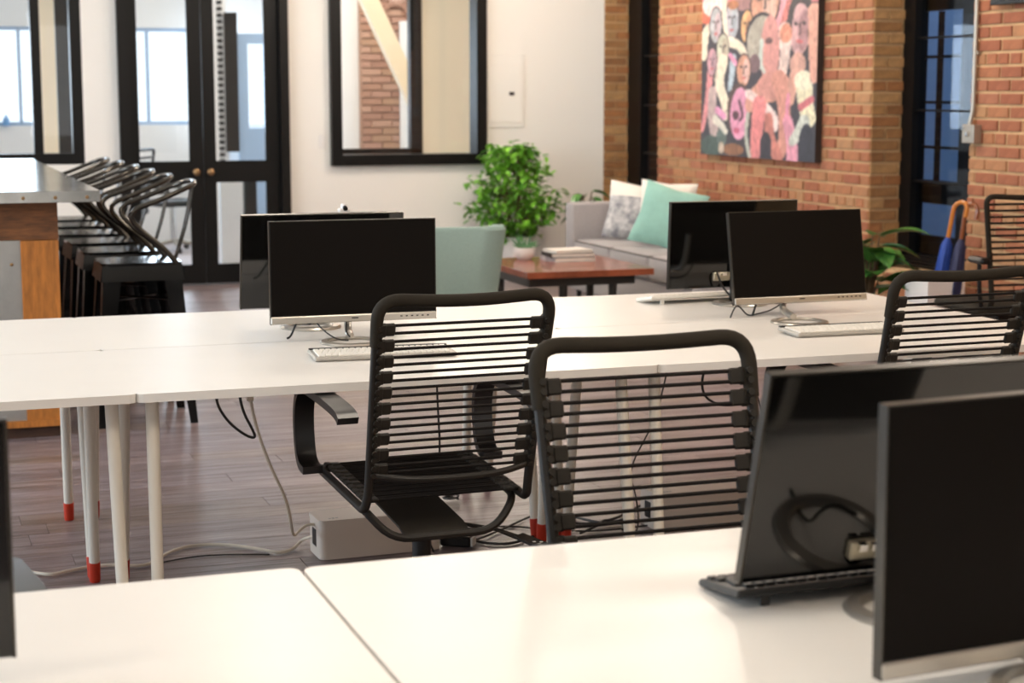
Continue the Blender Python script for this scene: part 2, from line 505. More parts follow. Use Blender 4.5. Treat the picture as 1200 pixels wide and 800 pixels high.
for o, x in ((lf, 1.675), (rt, 1.788)):
    T = Matrix.Translation((x, YW + .005, .902)) @ Matrix.Rotation(R(90), 4, 'X')
    MB().lathe([(0.024, -.002), (.024, .006), (.009, .008), (.009, .032), (.022, .036), (.029, .048), (.027, .06), (.016, .068), (0, .07)], n=20, T=T).build('knob', M_brass, o)

# --- window_2: interior window in the white wall
W2 = struct('window_2', label='black framed interior window in the white wall')
m = MB(); rect_frame(m, 2.767, 4.091, 0.935, 2.62, YW + .03, .088, .2); m.build('window_frame', M_black, W2, smooth=False)
MB().box((3.429, YW + .05, 1.78), (1.15, .008, 1.51)).build('pane', M_glass, W2, smooth=False)

# --- brick wall on the right, mortar bed with two tall openings
YJ1 = YW            # far jamb of window 3
O1 = (8.152, YW + .0)
O2 = (3.850, 4.930)
Z1, Z2 = 0.30, 0.455
def wall_right():
    m = MB(); x0 = XB + .007; t = .36
    def seg(y0, y1, z0, z1): m.box((x0 + t / 2, (y0 + y1) / 2, (z0 + z1) / 2), (t, y1 - y0, z1 - z0))
    seg(-6.84, O2[0], 0, ZC); seg(O2[0], O2[1], 0, Z2); seg(O2[0], O2[1], 2.75, ZC)
    seg(O2[1], O1[0], 0, ZC); seg(O1[0], O1[1], 0, Z1); seg(O1[0], O1[1], 2.75, ZC); seg(O1[1], 9.7, 0, ZC)
    return m
WR = struct('wall_right', wall_right(), M_mortar, 'exposed tan red brick wall')
bl, bh, jt = 0.194, 0.0575, 0.0155
pieces = []   # (center, dims, dirty)
zrow = 0; z = 0.006
def in_open(y0, y1, z0, z1):
    for (a, b), zz in ((O1, Z1), (O2, Z2)):
        if y1 > a + .001 and y0 < b - .001 and z1 > zz and z0 < 2.75: return True
    return False
def fill(y0, y1, z, off, out):
    yy = y0
    k = 0
    header = (zrow % 6 == 5)
    L_ = .094 if header else bl
    first = True
    while yy < y1 - .02:
        ln = L_
        if first and off: ln = L_ * .5
        first = False
        e = min(yy + ln, y1)
        if y1 - e < .045: e = y1
        if e - yy > .02: out.append((yy, e, z))
        yy = e + jt
runs_full = [(-0.6, YW)]
while z < 2.72:
    segs = []
    zt = z + bh
    if zt <= Z1: rs = [(-0.6, YW)]
    elif zt <= Z2: rs = [(-0.6, O1[0])]
    else: rs = [(-0.6, O2[0]), (O2[1], O1[0])]
    if zt > Z1 and z < Z1: rs = [(-0.6, O1[0])]
    if zt > Z2 and z < Z2: rs = [(-0.6, O2[0]), (O2[1], O1[0])]
    for a, b in rs:
        o = []; fill(a, b, z, zrow % 2, o)
        for (y0, y1, zz) in o:
            d = .014 + random.random() * .005
            pieces.append(((XB + .007 + .002 - (d - .007) / 1 * .5, (y0 + y1) / 2, zz + bh / 2), (d, y1 - y0, bh), 0))
    # far jambs of both openings face the camera: one stretcher deep
    for yj, zz in ((O2[1], Z2), (YW, Z1)):
        if z >= zz - .01:
            d = .016
            if zrow % 2: parts_ = [(XB + .003, XB + .098), (XB + .112, XB + .232)]
            else: parts_ = [(XB + .003, XB + .198)]
            for (a, b) in parts_:
                pieces.append((((a + b) / 2, yj - d / 2 + .002, z + bh / 2), (b - a, d, bh), 1))
    zrow += 1; z += bh + jt
def bscore(p):
    q = inframe(p[0], 0)
    if not q: return 1e9
    if q[1] > 345: return 500 + q[2]
    return q[2] - (2 if p[2] else 0)
pieces.sort(key=bscore)
BM = {}
rest = MB(); allm = M_bricks + M_brickd
for n_, (c, d, dirty) in enumerate(pieces):
    i = len(M_bricks) + random.randrange(len(M_brickd)) if dirty else random.randrange(len(M_bricks))
    tilt = random.uniform(-.006, .006)
    if n_ < 296:
        k = (tuple(round(v, 2) for v in d[:2]), i)
        if k not in BM:
            dd = (round(d[0], 3), k[0][1], bh)
            BM[k] = MB().box((0, 0, 0), (d[0], k[0][1] if not dirty else d[1], bh), ch=.003).mesh('brick', allm[i], smooth=False)
        link('brick', BM[k], WR, c, (tilt, 0, 0))
    else:
        rest.cur = i; rest.box(c, d)
rest.build('distant_bricks', allm, WR, smooth=False, kind='stuff')

# --- window_3 / window_4: tall dark windows set back in the brick wall
def tall_window(name, y0, y1, z0, xf, label, stile):
    W = struct(name, label=label)
    m = MB()
    def seg(a, b, c, d, dx=0, t=.07): m.box((xf + dx, (a + b) / 2, (c + d) / 2), (t, b - a, d - c))
    seg(y1 - stile, y1, z0, 2.75); seg(y0, y0 + .05, z0, 2.75); seg(y0 + .05, y1 - stile, z0, z0 + .07); seg(y0 + .05, y1 - stile, 2.68, 2.75)
    m.build('window_frame', M_black, W, smooth=False)
    return W
W3 = tall_window('window_3', O1[0], O1[1], Z1, 5.42, 'narrow black window beside the white wall', .28)
MB().box((5.43, 8.58, 1.56), (.006, .80, 2.26)).build('pane', M_glassd, W3, smooth=False)
for zz in (0.62, 1.02, 1.42, 1.83):
    MB().box((5.415, 8.58, zz), (.025, .80, .014)).build('muntin', M_black, W3, smooth=False)
W4 = tall_window('window_4', O2[0], O2[1], Z2, 5.42, 'tall black window behind the umbrellas', .13)
MB().box((5.43, 4.365, 1.60), (.006, .88, 2.16)).build('pane', M_glassd, W4, smooth=False)
for zz in (0.985, 1.42, 1.86):
    MB().box((5.415, 4.365, zz), (.025, .88, .013)).build('muntin', M_black, W4, smooth=False)
m = MB()
for k in range(4): m.box((5.40 - .014 * k, 4.37, .475 + .018 * (3 - k)), (.03, 1.06, .012))
m.build('window_sill', M_black, W4, smooth=False)
# inner sash of window 4 with small panes
m = MB()
xs = 5.56
for (a, b, c, d) in ((4.957, 5.25, .45, 2.75), (4.30, 4.525, .45, 2.75), (4.525, 4.957, .45, .64), (4.525, 4.957, .84, .985), (4.525, 4.957, 2.03, 2.75)):
    m.box((xs, (a + b) / 2, (c + d) / 2), (.04, b - a, d - c))
m.build('sash', M_black, W4, smooth=False)
MB().box((xs, 4.782, 1.5), (.03, .026, 1.05)).build('muntin', M_black, W4, smooth=False)
for zz in (1.19, 1.468, 1.748):
    MB().box((xs, 4.741, zz), (.03, .43, .018)).build('muntin', M_black, W4, smooth=False)
# light well backdrop added outside window 4 and dark box added outside window 3
lw = struct('wall_blue_backdrop', MB().box((7.2, 4.2, 1.6), (.1, 5.0, 3.2)).box((6.4, 6.7, 1.6), (1.7, .1, 3.2)).box((6.4, 1.9, 1.6), (1.7, .1, 3.2)), M_light_wall)
struct('floor_backdrop', MB().box((6.4, 4.3, -.06), (1.7, 5.0, .12)), M_grey)
struct('wall_dark_backing', MB().box((6.2, 8.4, 1.6), (.1, 3.0, 3.2)).box((5.9, 9.75, 1.6), (.7, .1, 3.2)).box((5.9, 7.3, 1.6), (.7, .1, 3.2)).box((5.9, 8.5, 3.25), (.8, 2.6, .1)), M_plinth)  # closed dark box, added so the glass looks dark

# =================================================================== ROOM BEHIND THE GLASS
struct('floor_meeting_room', MB().box((0.1, 11.5, .003), (10.4, 4.1, .006)), M_room2f)
m = MB(); yf = 13.27
m.box((0.1, yf, .6), (10.4, .14, 1.2)); m.box((0.1, yf, 2.68), (10.4, .14, 1.04)); m.box((2.6, yf, 1.68), (.4, .14, .96)); m.box((4.2, yf, 1.68), (2.2, .14, .96)); m.box((2.95, yf, 2.09), (.3, .14, .14)); m.box((-3.6, yf, 1.68), (3.0, .14, .96))
struct('wall_far', m, M_wallw, 'white outer wall of the room behind the glass')
W5 = struct('window_5', label='bright outside window band seen through the glass')
m = MB(); rect_frame(m, -2.1, 2.4, 1.2, 2.16, yf, .035, .1); m.build('window_frame', M_bluef, W5, smooth=False)
for x in (-1.5, -0.6, .62, 1.2, 1.86):
    MB().box((x, yf, 1.68), (.03, .06, .9)).build('mullion', M_bluef, W5, smooth=False)
MB().box((.15, yf, 1.68), (4.44, .006, .9)).build('pane', M_glass, W5, smooth=False)
# cream pier and dark strip seen through window_1
struct('trim_1', MB().box((.66, 10.5, 1.6), (.13, .1, 3.2)), M_cream, 'cream pier behind the left glazing')
struct('trim_2', MB().box((.812, 10.5, 1.6), (.16, .1, 3.2)), M_black, 'dark strip beside the cream pier')
# partition with blue door on the right of the meeting room (seen through the door leaf)
P2 = struct('trim_3', MB().box((2.49, 12.9, 1.6), (.16, .3, 3.2)), M_wallw, 'white toothed pier behind the right door leaf')
for k in range(26):
    MB().box((2.50, 12.738, .85 + k * .062), (.05, .026, .03)).build('block', M_black, P2, smooth=False)
struct('trim_4', MB().box((2.60, 12.70, 1.62), (.125, .04, 1.36)), M_black, 'dark upright panel beside the toothed pier')
D2_ = struct('door_2', label='pale blue glazed inner door beyond the double door')
m = MB(); rect_frame(m, 2.68, 3.04, .02, 2.10, 12.8, .10, .05); m.box((2.86, 12.8, .62), (.16, .04, 1.10)); m.build('door_leaf', M_bluef, D2_, smooth=False)
MB().box((2.86, 12.8, 1.58), (.16, .006, .84)).build('pane', M_glass, D2_, smooth=False)
struct('trim_5', MB().box((2.26, 11.0, .45), (.2, .1, .9)), M_wallw, 'white low end wall behind the right door leaf')
struct('trim_6', MB().box((2.44, 11.05, .42), (.11, .1, .84)), M_dark, 'dark low cabinet edge behind the right door leaf')
struct('trim_10', MB().box((3.55, 12.5, 1.6), (.555, .1, 3.2)), M_wallw, 'white wall strip left of the brown brick pier')
# window_6: inner black frame, brick pier, diagonal brace, cream wall
struct('wall_partition', MB().box((4.16, 10.65, 1.6), (.47, .1, 3.2)), M_cream, 'cream partition end seen through the interior window')
struct('trim_7', MB().box((4.415, 10.63, 1.6), (.03, .12, 3.2)), M_bluef, 'blue strip standing in for the jamb reflection')  # reflection on the window jamb, put in as a pale blue strip
W6 = struct('window_6', label='second black window frame beyond the interior window')
m = MB(); m.box((3.87, 10.6, 1.9), (.11, .1, 1.95)); m.box((3.35, 10.6, .985), (1.15, .1, .085)); m.build('window_frame', M_black, W6, smooth=False)
MB().box((3.3, 10.62, .47), (1.05, .08, .88)).build('low_wall', M_wallw, W6, smooth=False)
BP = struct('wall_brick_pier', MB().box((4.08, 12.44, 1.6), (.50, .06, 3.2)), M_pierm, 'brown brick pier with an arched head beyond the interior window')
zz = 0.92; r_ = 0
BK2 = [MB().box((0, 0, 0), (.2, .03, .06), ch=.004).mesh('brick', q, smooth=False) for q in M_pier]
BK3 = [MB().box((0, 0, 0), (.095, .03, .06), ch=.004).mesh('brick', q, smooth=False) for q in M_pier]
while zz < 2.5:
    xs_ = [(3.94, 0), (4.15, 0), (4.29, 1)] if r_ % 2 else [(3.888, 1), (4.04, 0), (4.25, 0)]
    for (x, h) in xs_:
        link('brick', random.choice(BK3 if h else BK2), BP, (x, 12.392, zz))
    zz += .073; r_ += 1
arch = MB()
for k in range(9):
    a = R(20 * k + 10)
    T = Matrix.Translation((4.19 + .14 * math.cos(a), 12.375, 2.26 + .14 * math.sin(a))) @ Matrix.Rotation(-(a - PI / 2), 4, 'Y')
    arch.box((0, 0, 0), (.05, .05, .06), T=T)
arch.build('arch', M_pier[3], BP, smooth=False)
m = MB()
T = Matrix.Translation((3.86, 11.4, 1.99)) @ Matrix.Rotation(math.atan2(.75, 1.75) , 4, 'Y') @ Matrix.Rotation(0, 4, 'Z')
a_, b_ = Vector((3.36, 11.4, 3.0)), Vector((4.12, 11.4, 1.42))
dv = (b_ - a_); ang = math.atan2(dv.x, -dv.z)
T = Matrix.Translation((a_ + b_) / 2) @ Matrix.Rotation(-ang, 4, 'Y')
m.box((0, 0, 0), (.155, .12, dv.length + .5), T=T)
struct('trim_8', m, M_cream, 'diagonal cream brace beyond the interior window')
struct('trim_9', MB().cyl((4.24, 12.25, 0), (4.24, 12.25, 2.22), .045, n=16), M_wallw, 'white pipe in front of the brick pier')

# =================================================================== DESKS
def make_desk(wd, dp=.851, lo=0, ro=0):
    t = thing('desk', '', 'desk', group='white desks')
    MB().prism(rrect(-wd / 2, -dp / 2, wd / 2, dp / 2, .022), .711, .735).build('tabletop', M_desk, t)
    for sx in (-1, 1):
        for sy in (-1, 1):
            q = lo if sx < 0 else ro
            x0, y0 = sx * (wd / 2 - .055) + q, sy * (dp / 2 - .12)
            x1, y1 = sx * (wd / 2 - .045) + q, sy * (dp / 2 - .025)
            a = Vector((x0, y0, .711)); b = Vector((x1, y1, 0))
            c = b + (a - b) * .09
            lg = MB().cyl(a, c, .0185, .0165, n=14).cyl(a, a - Vector((0, 0, .012)), .032, .032, n=14).build('leg', M_leg, t)
            MB().tube([c + (a - c) * .005, b + (c - b) * .1, b], [.0185, .0175, .015], 14).build('leg_foot', M_red, lg)
    return t
DW, DR, DD = 1.530, 1.553, .855
spots = [
    ('white desk at the left in the middle row, its red footed legs by the counter', -.765, DD / 2, DW),
    ('white desk under the middle front monitor and white keyboard', DW / 2, DD / 2, DW),
    ('white desk under the right front monitor with a bungee chair at its near edge', DW + DR / 2, DD / 2, DR),
    ('white desk at the left against the bar stools, far side of the middle row', -.765, DD * 1.5, DW),
    ('white desk under the glossy monitor beside the bar stools', DW / 2, DD * 1.5, DW),
    ('white desk nearest the sofa, under the glossy monitor and tilted white keyboard', DW + DR / 2, DD * 1.5, DR),
    ('white empty desk at the bottom left corner of the photo', -.733, -1.838 - DD / 2 + .012, DW),
    ('white desk at the bottom right holding the black keyboard', .804, -1.838 - DD / 2 + .008, DW),
    ('white desk nearest the camera carrying the big matte monitor', .804, -1.838 - DD * 1.5 + .008, DW)]
dk = {}
for k_, (lab, x, y, wd) in enumerate(spots):
    key = ('seam', wd) if k_ in (1, 2, 4, 5) else ('plain', wd)
    if key not in dk:
        dk[key] = make_desk(wd, lo=-.022 if wd == DR else 0, ro=-.022 if (wd == DW and key[0] == 'seam') else 0)
        o = dk[key]; o.location = (x, y, 0); o['label'] = lab
    else: dup(dk[key], (x, y, 0), 0, lab, 'white desks')

# =================================================================== BUNGEE CHAIRS
def make_chair(label, nclip=10):
    t = thing('bungee_chair', label, 'chair', group='black bungee desk chairs')
    def bp(s, z):   # centre of the back tube at height z
        k = (z - .42) / .55
        return Vector((s * (.229 + .011 * k), -.232 - .145 * k, z))
    zt = 1.010
    # main frame loop: back sides -> seat rails -> front bar
    loop = [bp(-1, .905), bp(-1, .47), Vector((-.235, -.225, .418)), Vector((-.238, .225, .445)), Vector((-.20, .275, .432)),
            Vector((.20, .275, .432)), Vector((.238, .225, .445)), Vector((.235, -.225, .418)), bp(1, .47), bp(1, .905)]
    loop = round_poly(loop, [0, .05, .06, .05, .06, .06, .05, .06, .05, 0], 4)
    MB().tube(loop, .0125, 12).build('frame', M_blk, t)
    # padded head bar
    pts = [bp(-1, .885), bp(-1, zt), bp(1, zt), bp(1, .885)]
    mid = (pts[1] + pts[2]) / 2 + Vector((0, -.02, -.012))
    head = round_poly([pts[0], pts[1], mid, pts[2], pts[3]], [0, .07, .18, .07, 0], 7)
    rr = [.0168] * len(head); rr[0] = rr[-1] = .0158
    MB().tube(head, rr, 14).build('head_bar', M_foam, t)
    # rear cross bar
    cb = smooth_pts([bp(-1, .525), Vector((-.12, -.30, .508)), Vector((.12, -.30, .508)), bp(1, .525)], 3)
    MB().tube(cb, .0095, 10).build('cross_bar', M_blk, t)
    # lower support loop
    lo = round_poly([(-.232, .16, .436), (-.222, -.17, .41), (-.15, -.20, .325), (.15, -.20, .325), (.222, -.17, .41), (.232, .16, .436)], [0, .05, .07, .07, .05, 0], 5)
    MB().tube(lo, .0115, 10).build('support_loop', M_blk, t)
    # under-seat plate and mechanism
    pl = MB(); pl.strip([(-.02, -.205, .328), (-.02, -.15, .345), (-.02, .12, .372), (-.02, .2, .40)], .19, .006)
    pl.build('mechanism_plate', M_clip, t)
    MB().box((0, 0, .315), (.12, .2, .05), ch=.012).cyl((0, 0, .30), (0, 0, .10), .027, n=18).cyl((0, 0, .2), (0, 0, .085), .034, n=18).build('gas_column', M_dark, t)
    lev = MB().tube([(.10, -.03, .31), (.19, -.10, .30), (.235, -.15, .285)], [.006, .006, .008], 8)
    lev.add([(.225, -.155, .283), (.262, -.13, .283), (.325, -.24, .262), (.275, -.26, .262), (.225, -.155, .29), (.262, -.13, .29), (.325, -.24, .27), (.275, -.26, .27)],
            [(3, 2, 1, 0), (4, 5, 6, 7), (0, 1, 5, 4), (1, 2, 6, 5), (2, 3, 7, 6), (3, 0, 4, 7)])
    lo_ = lev.build('tilt_lever', M_clip, t)
    mk = MB()
    for (x, y) in ((.268, -.20), (.278, -.215), (.288, -.205), (.292, -.228), (.277, -.232)):
        mk.box((x, y, .291 + (y + .155) * .235), (.009, .006, .0016), T=None)
    mk.build('lever_marks', M_mark, lo_)
    # five star base
    hub = MB().cyl((0, 0, .06), (0, 0, .11), .045, n=18)
    bs = hub.build('base_hub', M_dark, t)
    for k in range(5):
        a = R(72 * k + 20); d = Vector((math.cos(a), math.sin(a), 0))
        lg = MB().tube([d * .03 + Vector((0, 0, .09)), d * .18 + Vector((0, 0, .085)), d * .30 + Vector((0, 0, .065))], [.024, .02, .015], 8).build('base_leg', M_dark, t)
        c = d * .295; p = Vector((-d.y, d.x, 0))
        MB().cyl(c + Vector((0, 0, .027)) - p * .022, c + Vector((0, 0, .027)) + p * .022, .027, n=14).cyl(c + Vector((0, 0, .03)), c + Vector((0, 0, .07)), .008, n=8).build('caster', M_dark, lg)
    # arms: flat curved bands
    for s in (-1, 1):
        x = s * .278; lz = -.004
        prof = [(x, .15, .462), (x, .205, .467), (x, .235, .502), (x, .25, .585), (x, .24, .65), (x, .20, .692), (x, .14, .703), (x, .02, .700), (x, -.12, .694), (x, -.20, .686), (x, -.225, .672)]
        prof = [(q[0], q[1], q[2] + lz) for q in smooth_pts(prof, 2)]
        n = len(prof); wid = [.058] * n
        MB().strip(prof, wid, .022).build('armrest', M_arm, t)
    # back cords and clips
    z0, z1 = .512 + .055, .93
    cm = None
    for k in range(nclip):
        zc = .548 + (.938 - .548) * (k / (nclip - 1)) - .01
        for s in (-1, 1):
            b = bp(s, zc)
            m = MB()
            m.box((0, 0, 0), (.034, .013, .034), ch=.004)
            m.box((s * .017, -.002, 0), (.020, .012, .038), ch=.004)
            m.cyl((s * .027, -.018, .010), (s * .027, .018, .010), .0075, n=10)
            m.cyl((s * .027, -.018, -.010), (s * .027, .018, -.010), .0075, n=10)
            if (s, 'clip') not in CH:
                CH[(s, 'clip')] = m.mesh('clip', M_clip)
            link('clip', CH[(s, 'clip')], t, (b.x - s * .034, b.y, b.z), (R(14), 0, 0))
        for dz in (-.0105, .0105):
            b = bp(1, zc + dz); hw = abs(b.x) - .045
            if 'cord' not in CH: CH['cord'] = MB().tube([(-1, 0, 0), (-.5, 0, 0), (0, 0, 0), (.5, 0, 0), (1, 0, 0)], .0041, 8).mesh('cord', M_cord)
            o = link('back_cord', CH['cord'], t, (0, b.y, b.z)); o.scale = (hw, 1, 1)
    for k in range(10):
        yy = -.17 + k * .041; zz = .424 + (yy + .225) * .06
        for s in (-1, 1):
            m = MB().box((0, 0, 0), (.034, .034, .012), ch=.004).box((s * .02, 0, .002), (.02, .038, .012), ch=.004)
            if (s, 'sclip') not in CH: CH[(s, 'sclip')] = m.mesh('seat_clip', M_clip)
            link('seat_clip', CH[(s, 'sclip')], t, (s * .198, yy, zz + .008))
        for d in (-.0105, .0105):
            o = link('seat_cord', CH['cord'], t, (0, yy + d, zz + .008)); o.scale = (.186, 1, 1)
    return t
CH = {}
chairA = make_chair('black bungee chair in the centre, its back to us, white cable box behind its base')
chairA.location = (.795, .02, 0); chairA.rotation_euler = (0, 0, R(2.0))
G = 'black bungee desk chairs'
chairB = dup(chairA, (.862, -1.775, 0), R(180), 'black bungee chair facing us at the far edge of the near desk', G)
chairB.scale = (1.0, 1, 1.018)
for c_ in chairB.children:
    if c_.name.startswith('armrest'): c_.location.z = -.036
dup(chairA, (2.372, .10, 0), R(1.5), 'black bungee chair at the right front monitor, its back to us', G)
dup(chairA, (-.69, -1.66, 0), R(186), 'bungee chair with only one armrest showing above the bottom left desk', G)

# chair by the brick wall: tapered mesh back
t = thing('slatted_chair', 'black tapered slat back office chair beside the brick wall and conduit', 'chair', (4.70, 2.85, 0), R(-6))
def sp(s, z):
    k = (z - .5) / .5
    return Vector((s * (.175 + .095 * k), -.25 - .08 * k, z))
fr = round_poly([sp(-1, .44) + Vector((.03, .12, 0)), sp(-1, .5), sp(-1, 1.035), sp(0, 1.02) , sp(1, 1.035), sp(1, .5), sp(1, .44) + Vector((-.03, .12, 0))], [0, .06, .05, .2, .05, .06, 0], 5)
MB().tube(fr, .014, 10).build('back_frame', M_foam, t)
for k in range(15):
    z = .56 + k * .031
    w_ = sp(1, z).x
    MB().box((0, sp(1, z).y, z), (2 * w_, .008, .011), ch=.003).build('back_slat', M_cord, t)
soft_box('seat', (0, .02, .455), (.48, .46, .05), M_foam, t, .02, 2)
for s in (-1, 1):
    a = MB().box((s * .245, -.235, .715), (.06, .15, .032), ch=.012)
    ar = a.build('armrest', M_dark, t)
    MB().tube(round_poly([(s * .245, -.235, .71), (s * .24, -.235, .56), (s * .20, -.2, .45), (s * .1, -.06, .425)], .05, 4), .011, 8).build('arm_support', M_dark, ar)
MB().box((0, 0, .40), (.14, .22, .06), ch=.01).cyl((0, 0, .40), (0, 0, .09), .028, n=16).build('gas_column', M_dark, t)
for k in range(5):
    a = R(72 * k); d = Vector((math.cos(a), math.sin(a), 0))
    lg = MB().tube([d * .02 + Vector((0, 0, .095)), d * .30 + Vector((0, 0, .065))], [.026, .015], 8).build('base_leg', M_dark, t)
    c = d * .29; p = Vector((-d.y, d.x, 0))
    MB().cyl(c + Vector((0, 0, .027)) - p * .022, c + Vector((0, 0, .027)) + p * .022, .027, n=14).cyl(c + Vector((0, 0, .03)), c + Vector((0, 0, .07)), .008, n=8).build('caster', M_dark, lg)

# =================================================================== MONITORS
def monitor_front(label, cx, cy, zb, tilt, yaw, ring, W=.54, H=.335):
    # cx, cy = middle of the lower edge of the screen; ring = offset of the ring centre from it
    t = thing('monitor', label, 'monitor', (cx, cy, .735), R(yaw))
    T = Matrix.Translation((0, 0, zb - .735)) @ Matrix.Rotation(R(-tilt), 4, 'X')
    MB().box((0, .012, H / 2), (W, .018, H), T=T, ch=.003).box((0, .028, H * .42), (W * .7, .026, H * .62), T=T, ch=.012).build('back_shell', M_gloss, t)
    MB().box((-W / 2 + .001, .010, H / 2), (.003, .020, H), T=T).box((W / 2 - .001, .010, H / 2), (.003, .020, H), T=T).box((0, .010, H - .001), (W, .020, .003), T=T).build('edge_trim', M_trim, t)
    MB().box((0, .0015, H / 2 + .013), (W - .004, .006, H - .029), T=T, ch=.0015).build('screen', M_screen, t)
    bb = MB().box((0, .001, .013), (W, .012, .024), T=T, ch=.003).build('chin_bar', M_silver, t)
    m = MB()
    for k in range(6): m.box((W / 2 - .03 - k * .018, -.0055, .014), (.007, .002, .004), T=T)
    m.box((0, -.0055, .014), (.022, .002, .004), T=T)
    m.build('button_marks', M_dark, bb)
    rx, ry = ring
    MB().tube(smooth_pts([(rx + .01, ry + .062, .0145), (rx * .9, ry * .35, .026), (rx * .5, .035, .028), (rx * .3, .066, .05), (rx * .3, .062 + .12 * math.sin(R(tilt)), zb - .735 + .14)], 2), .0125, 10).build('neck', M_silver, t)
    prof = [(.078, .001), (.100, .0), (.102, .004), (.098, .009), (.080, .011), (.075, .006), (.078, .001)]
    MB().lathe(prof, (rx, ry, .0), n=48, cap=False).build('ring_base', M_silver, t)
    return t
def monitor_back(label, cx, cy, zb, tilt, yaw, ring, W=.54, H=.335):
    # seen from behind: glossy shell towards the camera
    t = thing('monitor', label, 'monitor', (cx, cy, .735), R(yaw))
    T = Matrix.Translation((0, 0, zb - .735)) @ Matrix.Rotation(R(tilt), 4, 'X')
    MB().box((0, .008, H / 2), (W, .014, H), T=T, ch=.003).build('back_shell', M_gloss, t)
    MB().box((0, .017, H / 2 + .008), (W - .012, .004, H - .026), T=T).build('screen', M_screen, t)
    m = MB()
    m.box((-W / 2 + .002, .008, H / 2), (.005, .019, H), T=T, ch=.001); m.box((W / 2 - .002, .008, H / 2), (.005, .019, H), T=T, ch=.001); m.box((0, .008, H - .001), (W, .019, .004), T=T, ch=.001)
    m.build('rim', M_trim, t)
    pt = MB().box((-.045, -.004, .045), (.075, .016, .032), T=T, ch=.003).build('port_block', M_port, t)
    MB().box((-.065, -.014, .055), (.014, .012, .012), T=T).box((-.04, -.014, .055), (.018, .012, .010), T=T).build('port_plugs', M_chrome, pt)
    rx, ry = ring
    MB().tube(smooth_pts([(rx, ry + .06, .010), (rx * .6, ry + .075, .04), (0, -.012, zb - .735 + .02), (0, -.012 - .09 * math.sin(R(tilt)), zb - .735 + .09)], 2), .015, 10).build('neck', M_dark, t)
    prof = [(.076, .001), (.104, .0), (.106, .004), (.100, .010), (.080, .013), (.074, .006), (.076, .001)]
    MB().lathe(prof, (rx, ry, .0), n=48, cap=False).build('ring_base', M_silver, t)
    return t
monitor_front('matte black monitor in the centre with white keyboard in front', .813, .835, .792, 1.0, -1.5, (-.03, -.085), W=.552, H=.333)
monitor_front('matte black monitor at the right with a whole silver ring base', 2.496, .905, .780, 11.0, 0.5, (-.12, -.20))
monitor_front('large matte black monitor filling the bottom right corner', .898, -2.70, .757, 0.5, 5.0, (-.03, -.085), H=.374)
monitor_back('glossy black monitor from behind, its left edge past the centre screen', .792, 1.222, .798, 11.0, -2.0, (-.05, -.06), W=.562, H=.331)
monitor_back('glossy black monitor from behind, its ports beside the right screen', 2.46, 1.40, .785, 3.0, 0.0, (-.03, -.13))
monitor_back('glossy tilted monitor from behind, leaning over the black keyboard', .908, -2.28, .770, 14.3, 1.0, (-.03, -.118), H=.358)
monitor_back('monitor cut off by the left frame edge above the bottom left desk', -.728, -2.27, .768, 2.0, 0.0, (-.03, -.10))

# webcam on the glossy monitor
t = thing('webcam', 'small white webcam on top of the glossy centre monitor', 'webcam', (.862, 1.155, 1.127))
MB().box((0, 0, .008), (.045, .022, .016), ch=.005).tube([(0, 0, .014), (0, .0, .03)], .012, 14).build('body', M_white, t)
MB().cyl((0, -.02, .014), (0, -.008, .018), .008, n=12).build('lens', M_dark, t)

# =================================================================== KEYBOARDS
def keyboard(label, loc, rz, shell, keym, W=.44, D=.125, tilt=3.0, single=False, foot=True, top_strip=None):
    t = thing('keyboard', label, 'keyboard', loc, rz)
    T = Matrix.Rotation(R(tilt), 4, 'X')
    oz = math.sin(R(tilt)) * D / 2 + .001
    T = Matrix.Translation((0, 0, oz)) @ T
    MB().box((0, 0, .007), (W, D, .013), T=T, ch=.004).build('shell', shell, t)
    if top_strip: MB().box((0, D / 2 - .009, .0145), (W - .008, .017, .003), T=T).build('top_strip', top_strip, t)
    m = MB(); pitch = .0188
    for r_ in range(6 if D > .133 else 5):
        y = -D / 2 + .017 + r_ * pitch
        x = -W / 2 + .012
        k = 0
        while x < W / 2 - .02:
            wk = pitch
            if r_ == 0 and k == 3: wk = pitch * 5.5
            if k == 0: wk = pitch * (1.0 + .25 * ((r_ + 1) % 3))
            if x + wk > W / 2 - .01: break
            if single:
                kk = round(wk, 4)
                if kk not in KM: KM[kk] = MB().box((0, 0, 0), (kk - .003, pitch - .003, .006), ch=.0015).mesh('key', keym, smooth=False)
                o = link('key', KM[kk], t); o.matrix_local = T @ Matrix.Translation((x + wk / 2, y, .0155))
            else:
                m.box((x + wk / 2, y, .0155), (wk - .0026, pitch - .0026, .0055), T=T, ch=.0012)
            x += wk; k += 1
    if not single: m.build('keys', keym, t, smooth=False, kind='stuff')
    if foot:
        for s in (-1, 1):
            p0 = T @ Vector((s * W * .38, D / 2 - .012, .003))
            MB().box((p0.x, p0.y, p0.z / 2), (.016, .006, p0.z), ch=.001).build('tilt_foot', keym, t)
    return t
KM = {}
keyboard('white keyboard on the desk before the centre monitor', (.80, .448, .735), R(-4), M_kbd, M_key, W=.44, D=.148, tilt=2, foot=False, top_strip=M_dark)
keyboard('white keyboard on the desk before the right monitor with ring base', (2.39, .44, .735), R(-1), M_kbd, M_key, W=.40, D=.148, tilt=2, foot=False, top_strip=M_dark)
keyboard('tilted white keyboard turned away beneath the right glossy monitor', (2.31, 1.42, .735), R(184), M_key, M_key, W=.44, D=.13, tilt=9)
keyboard('black keyboard turned away beneath the tilted glossy monitor', (.85, -2.232, .735), R(181), M_kb2, M_key2, W=.45, D=.14, tilt=7, single=True)

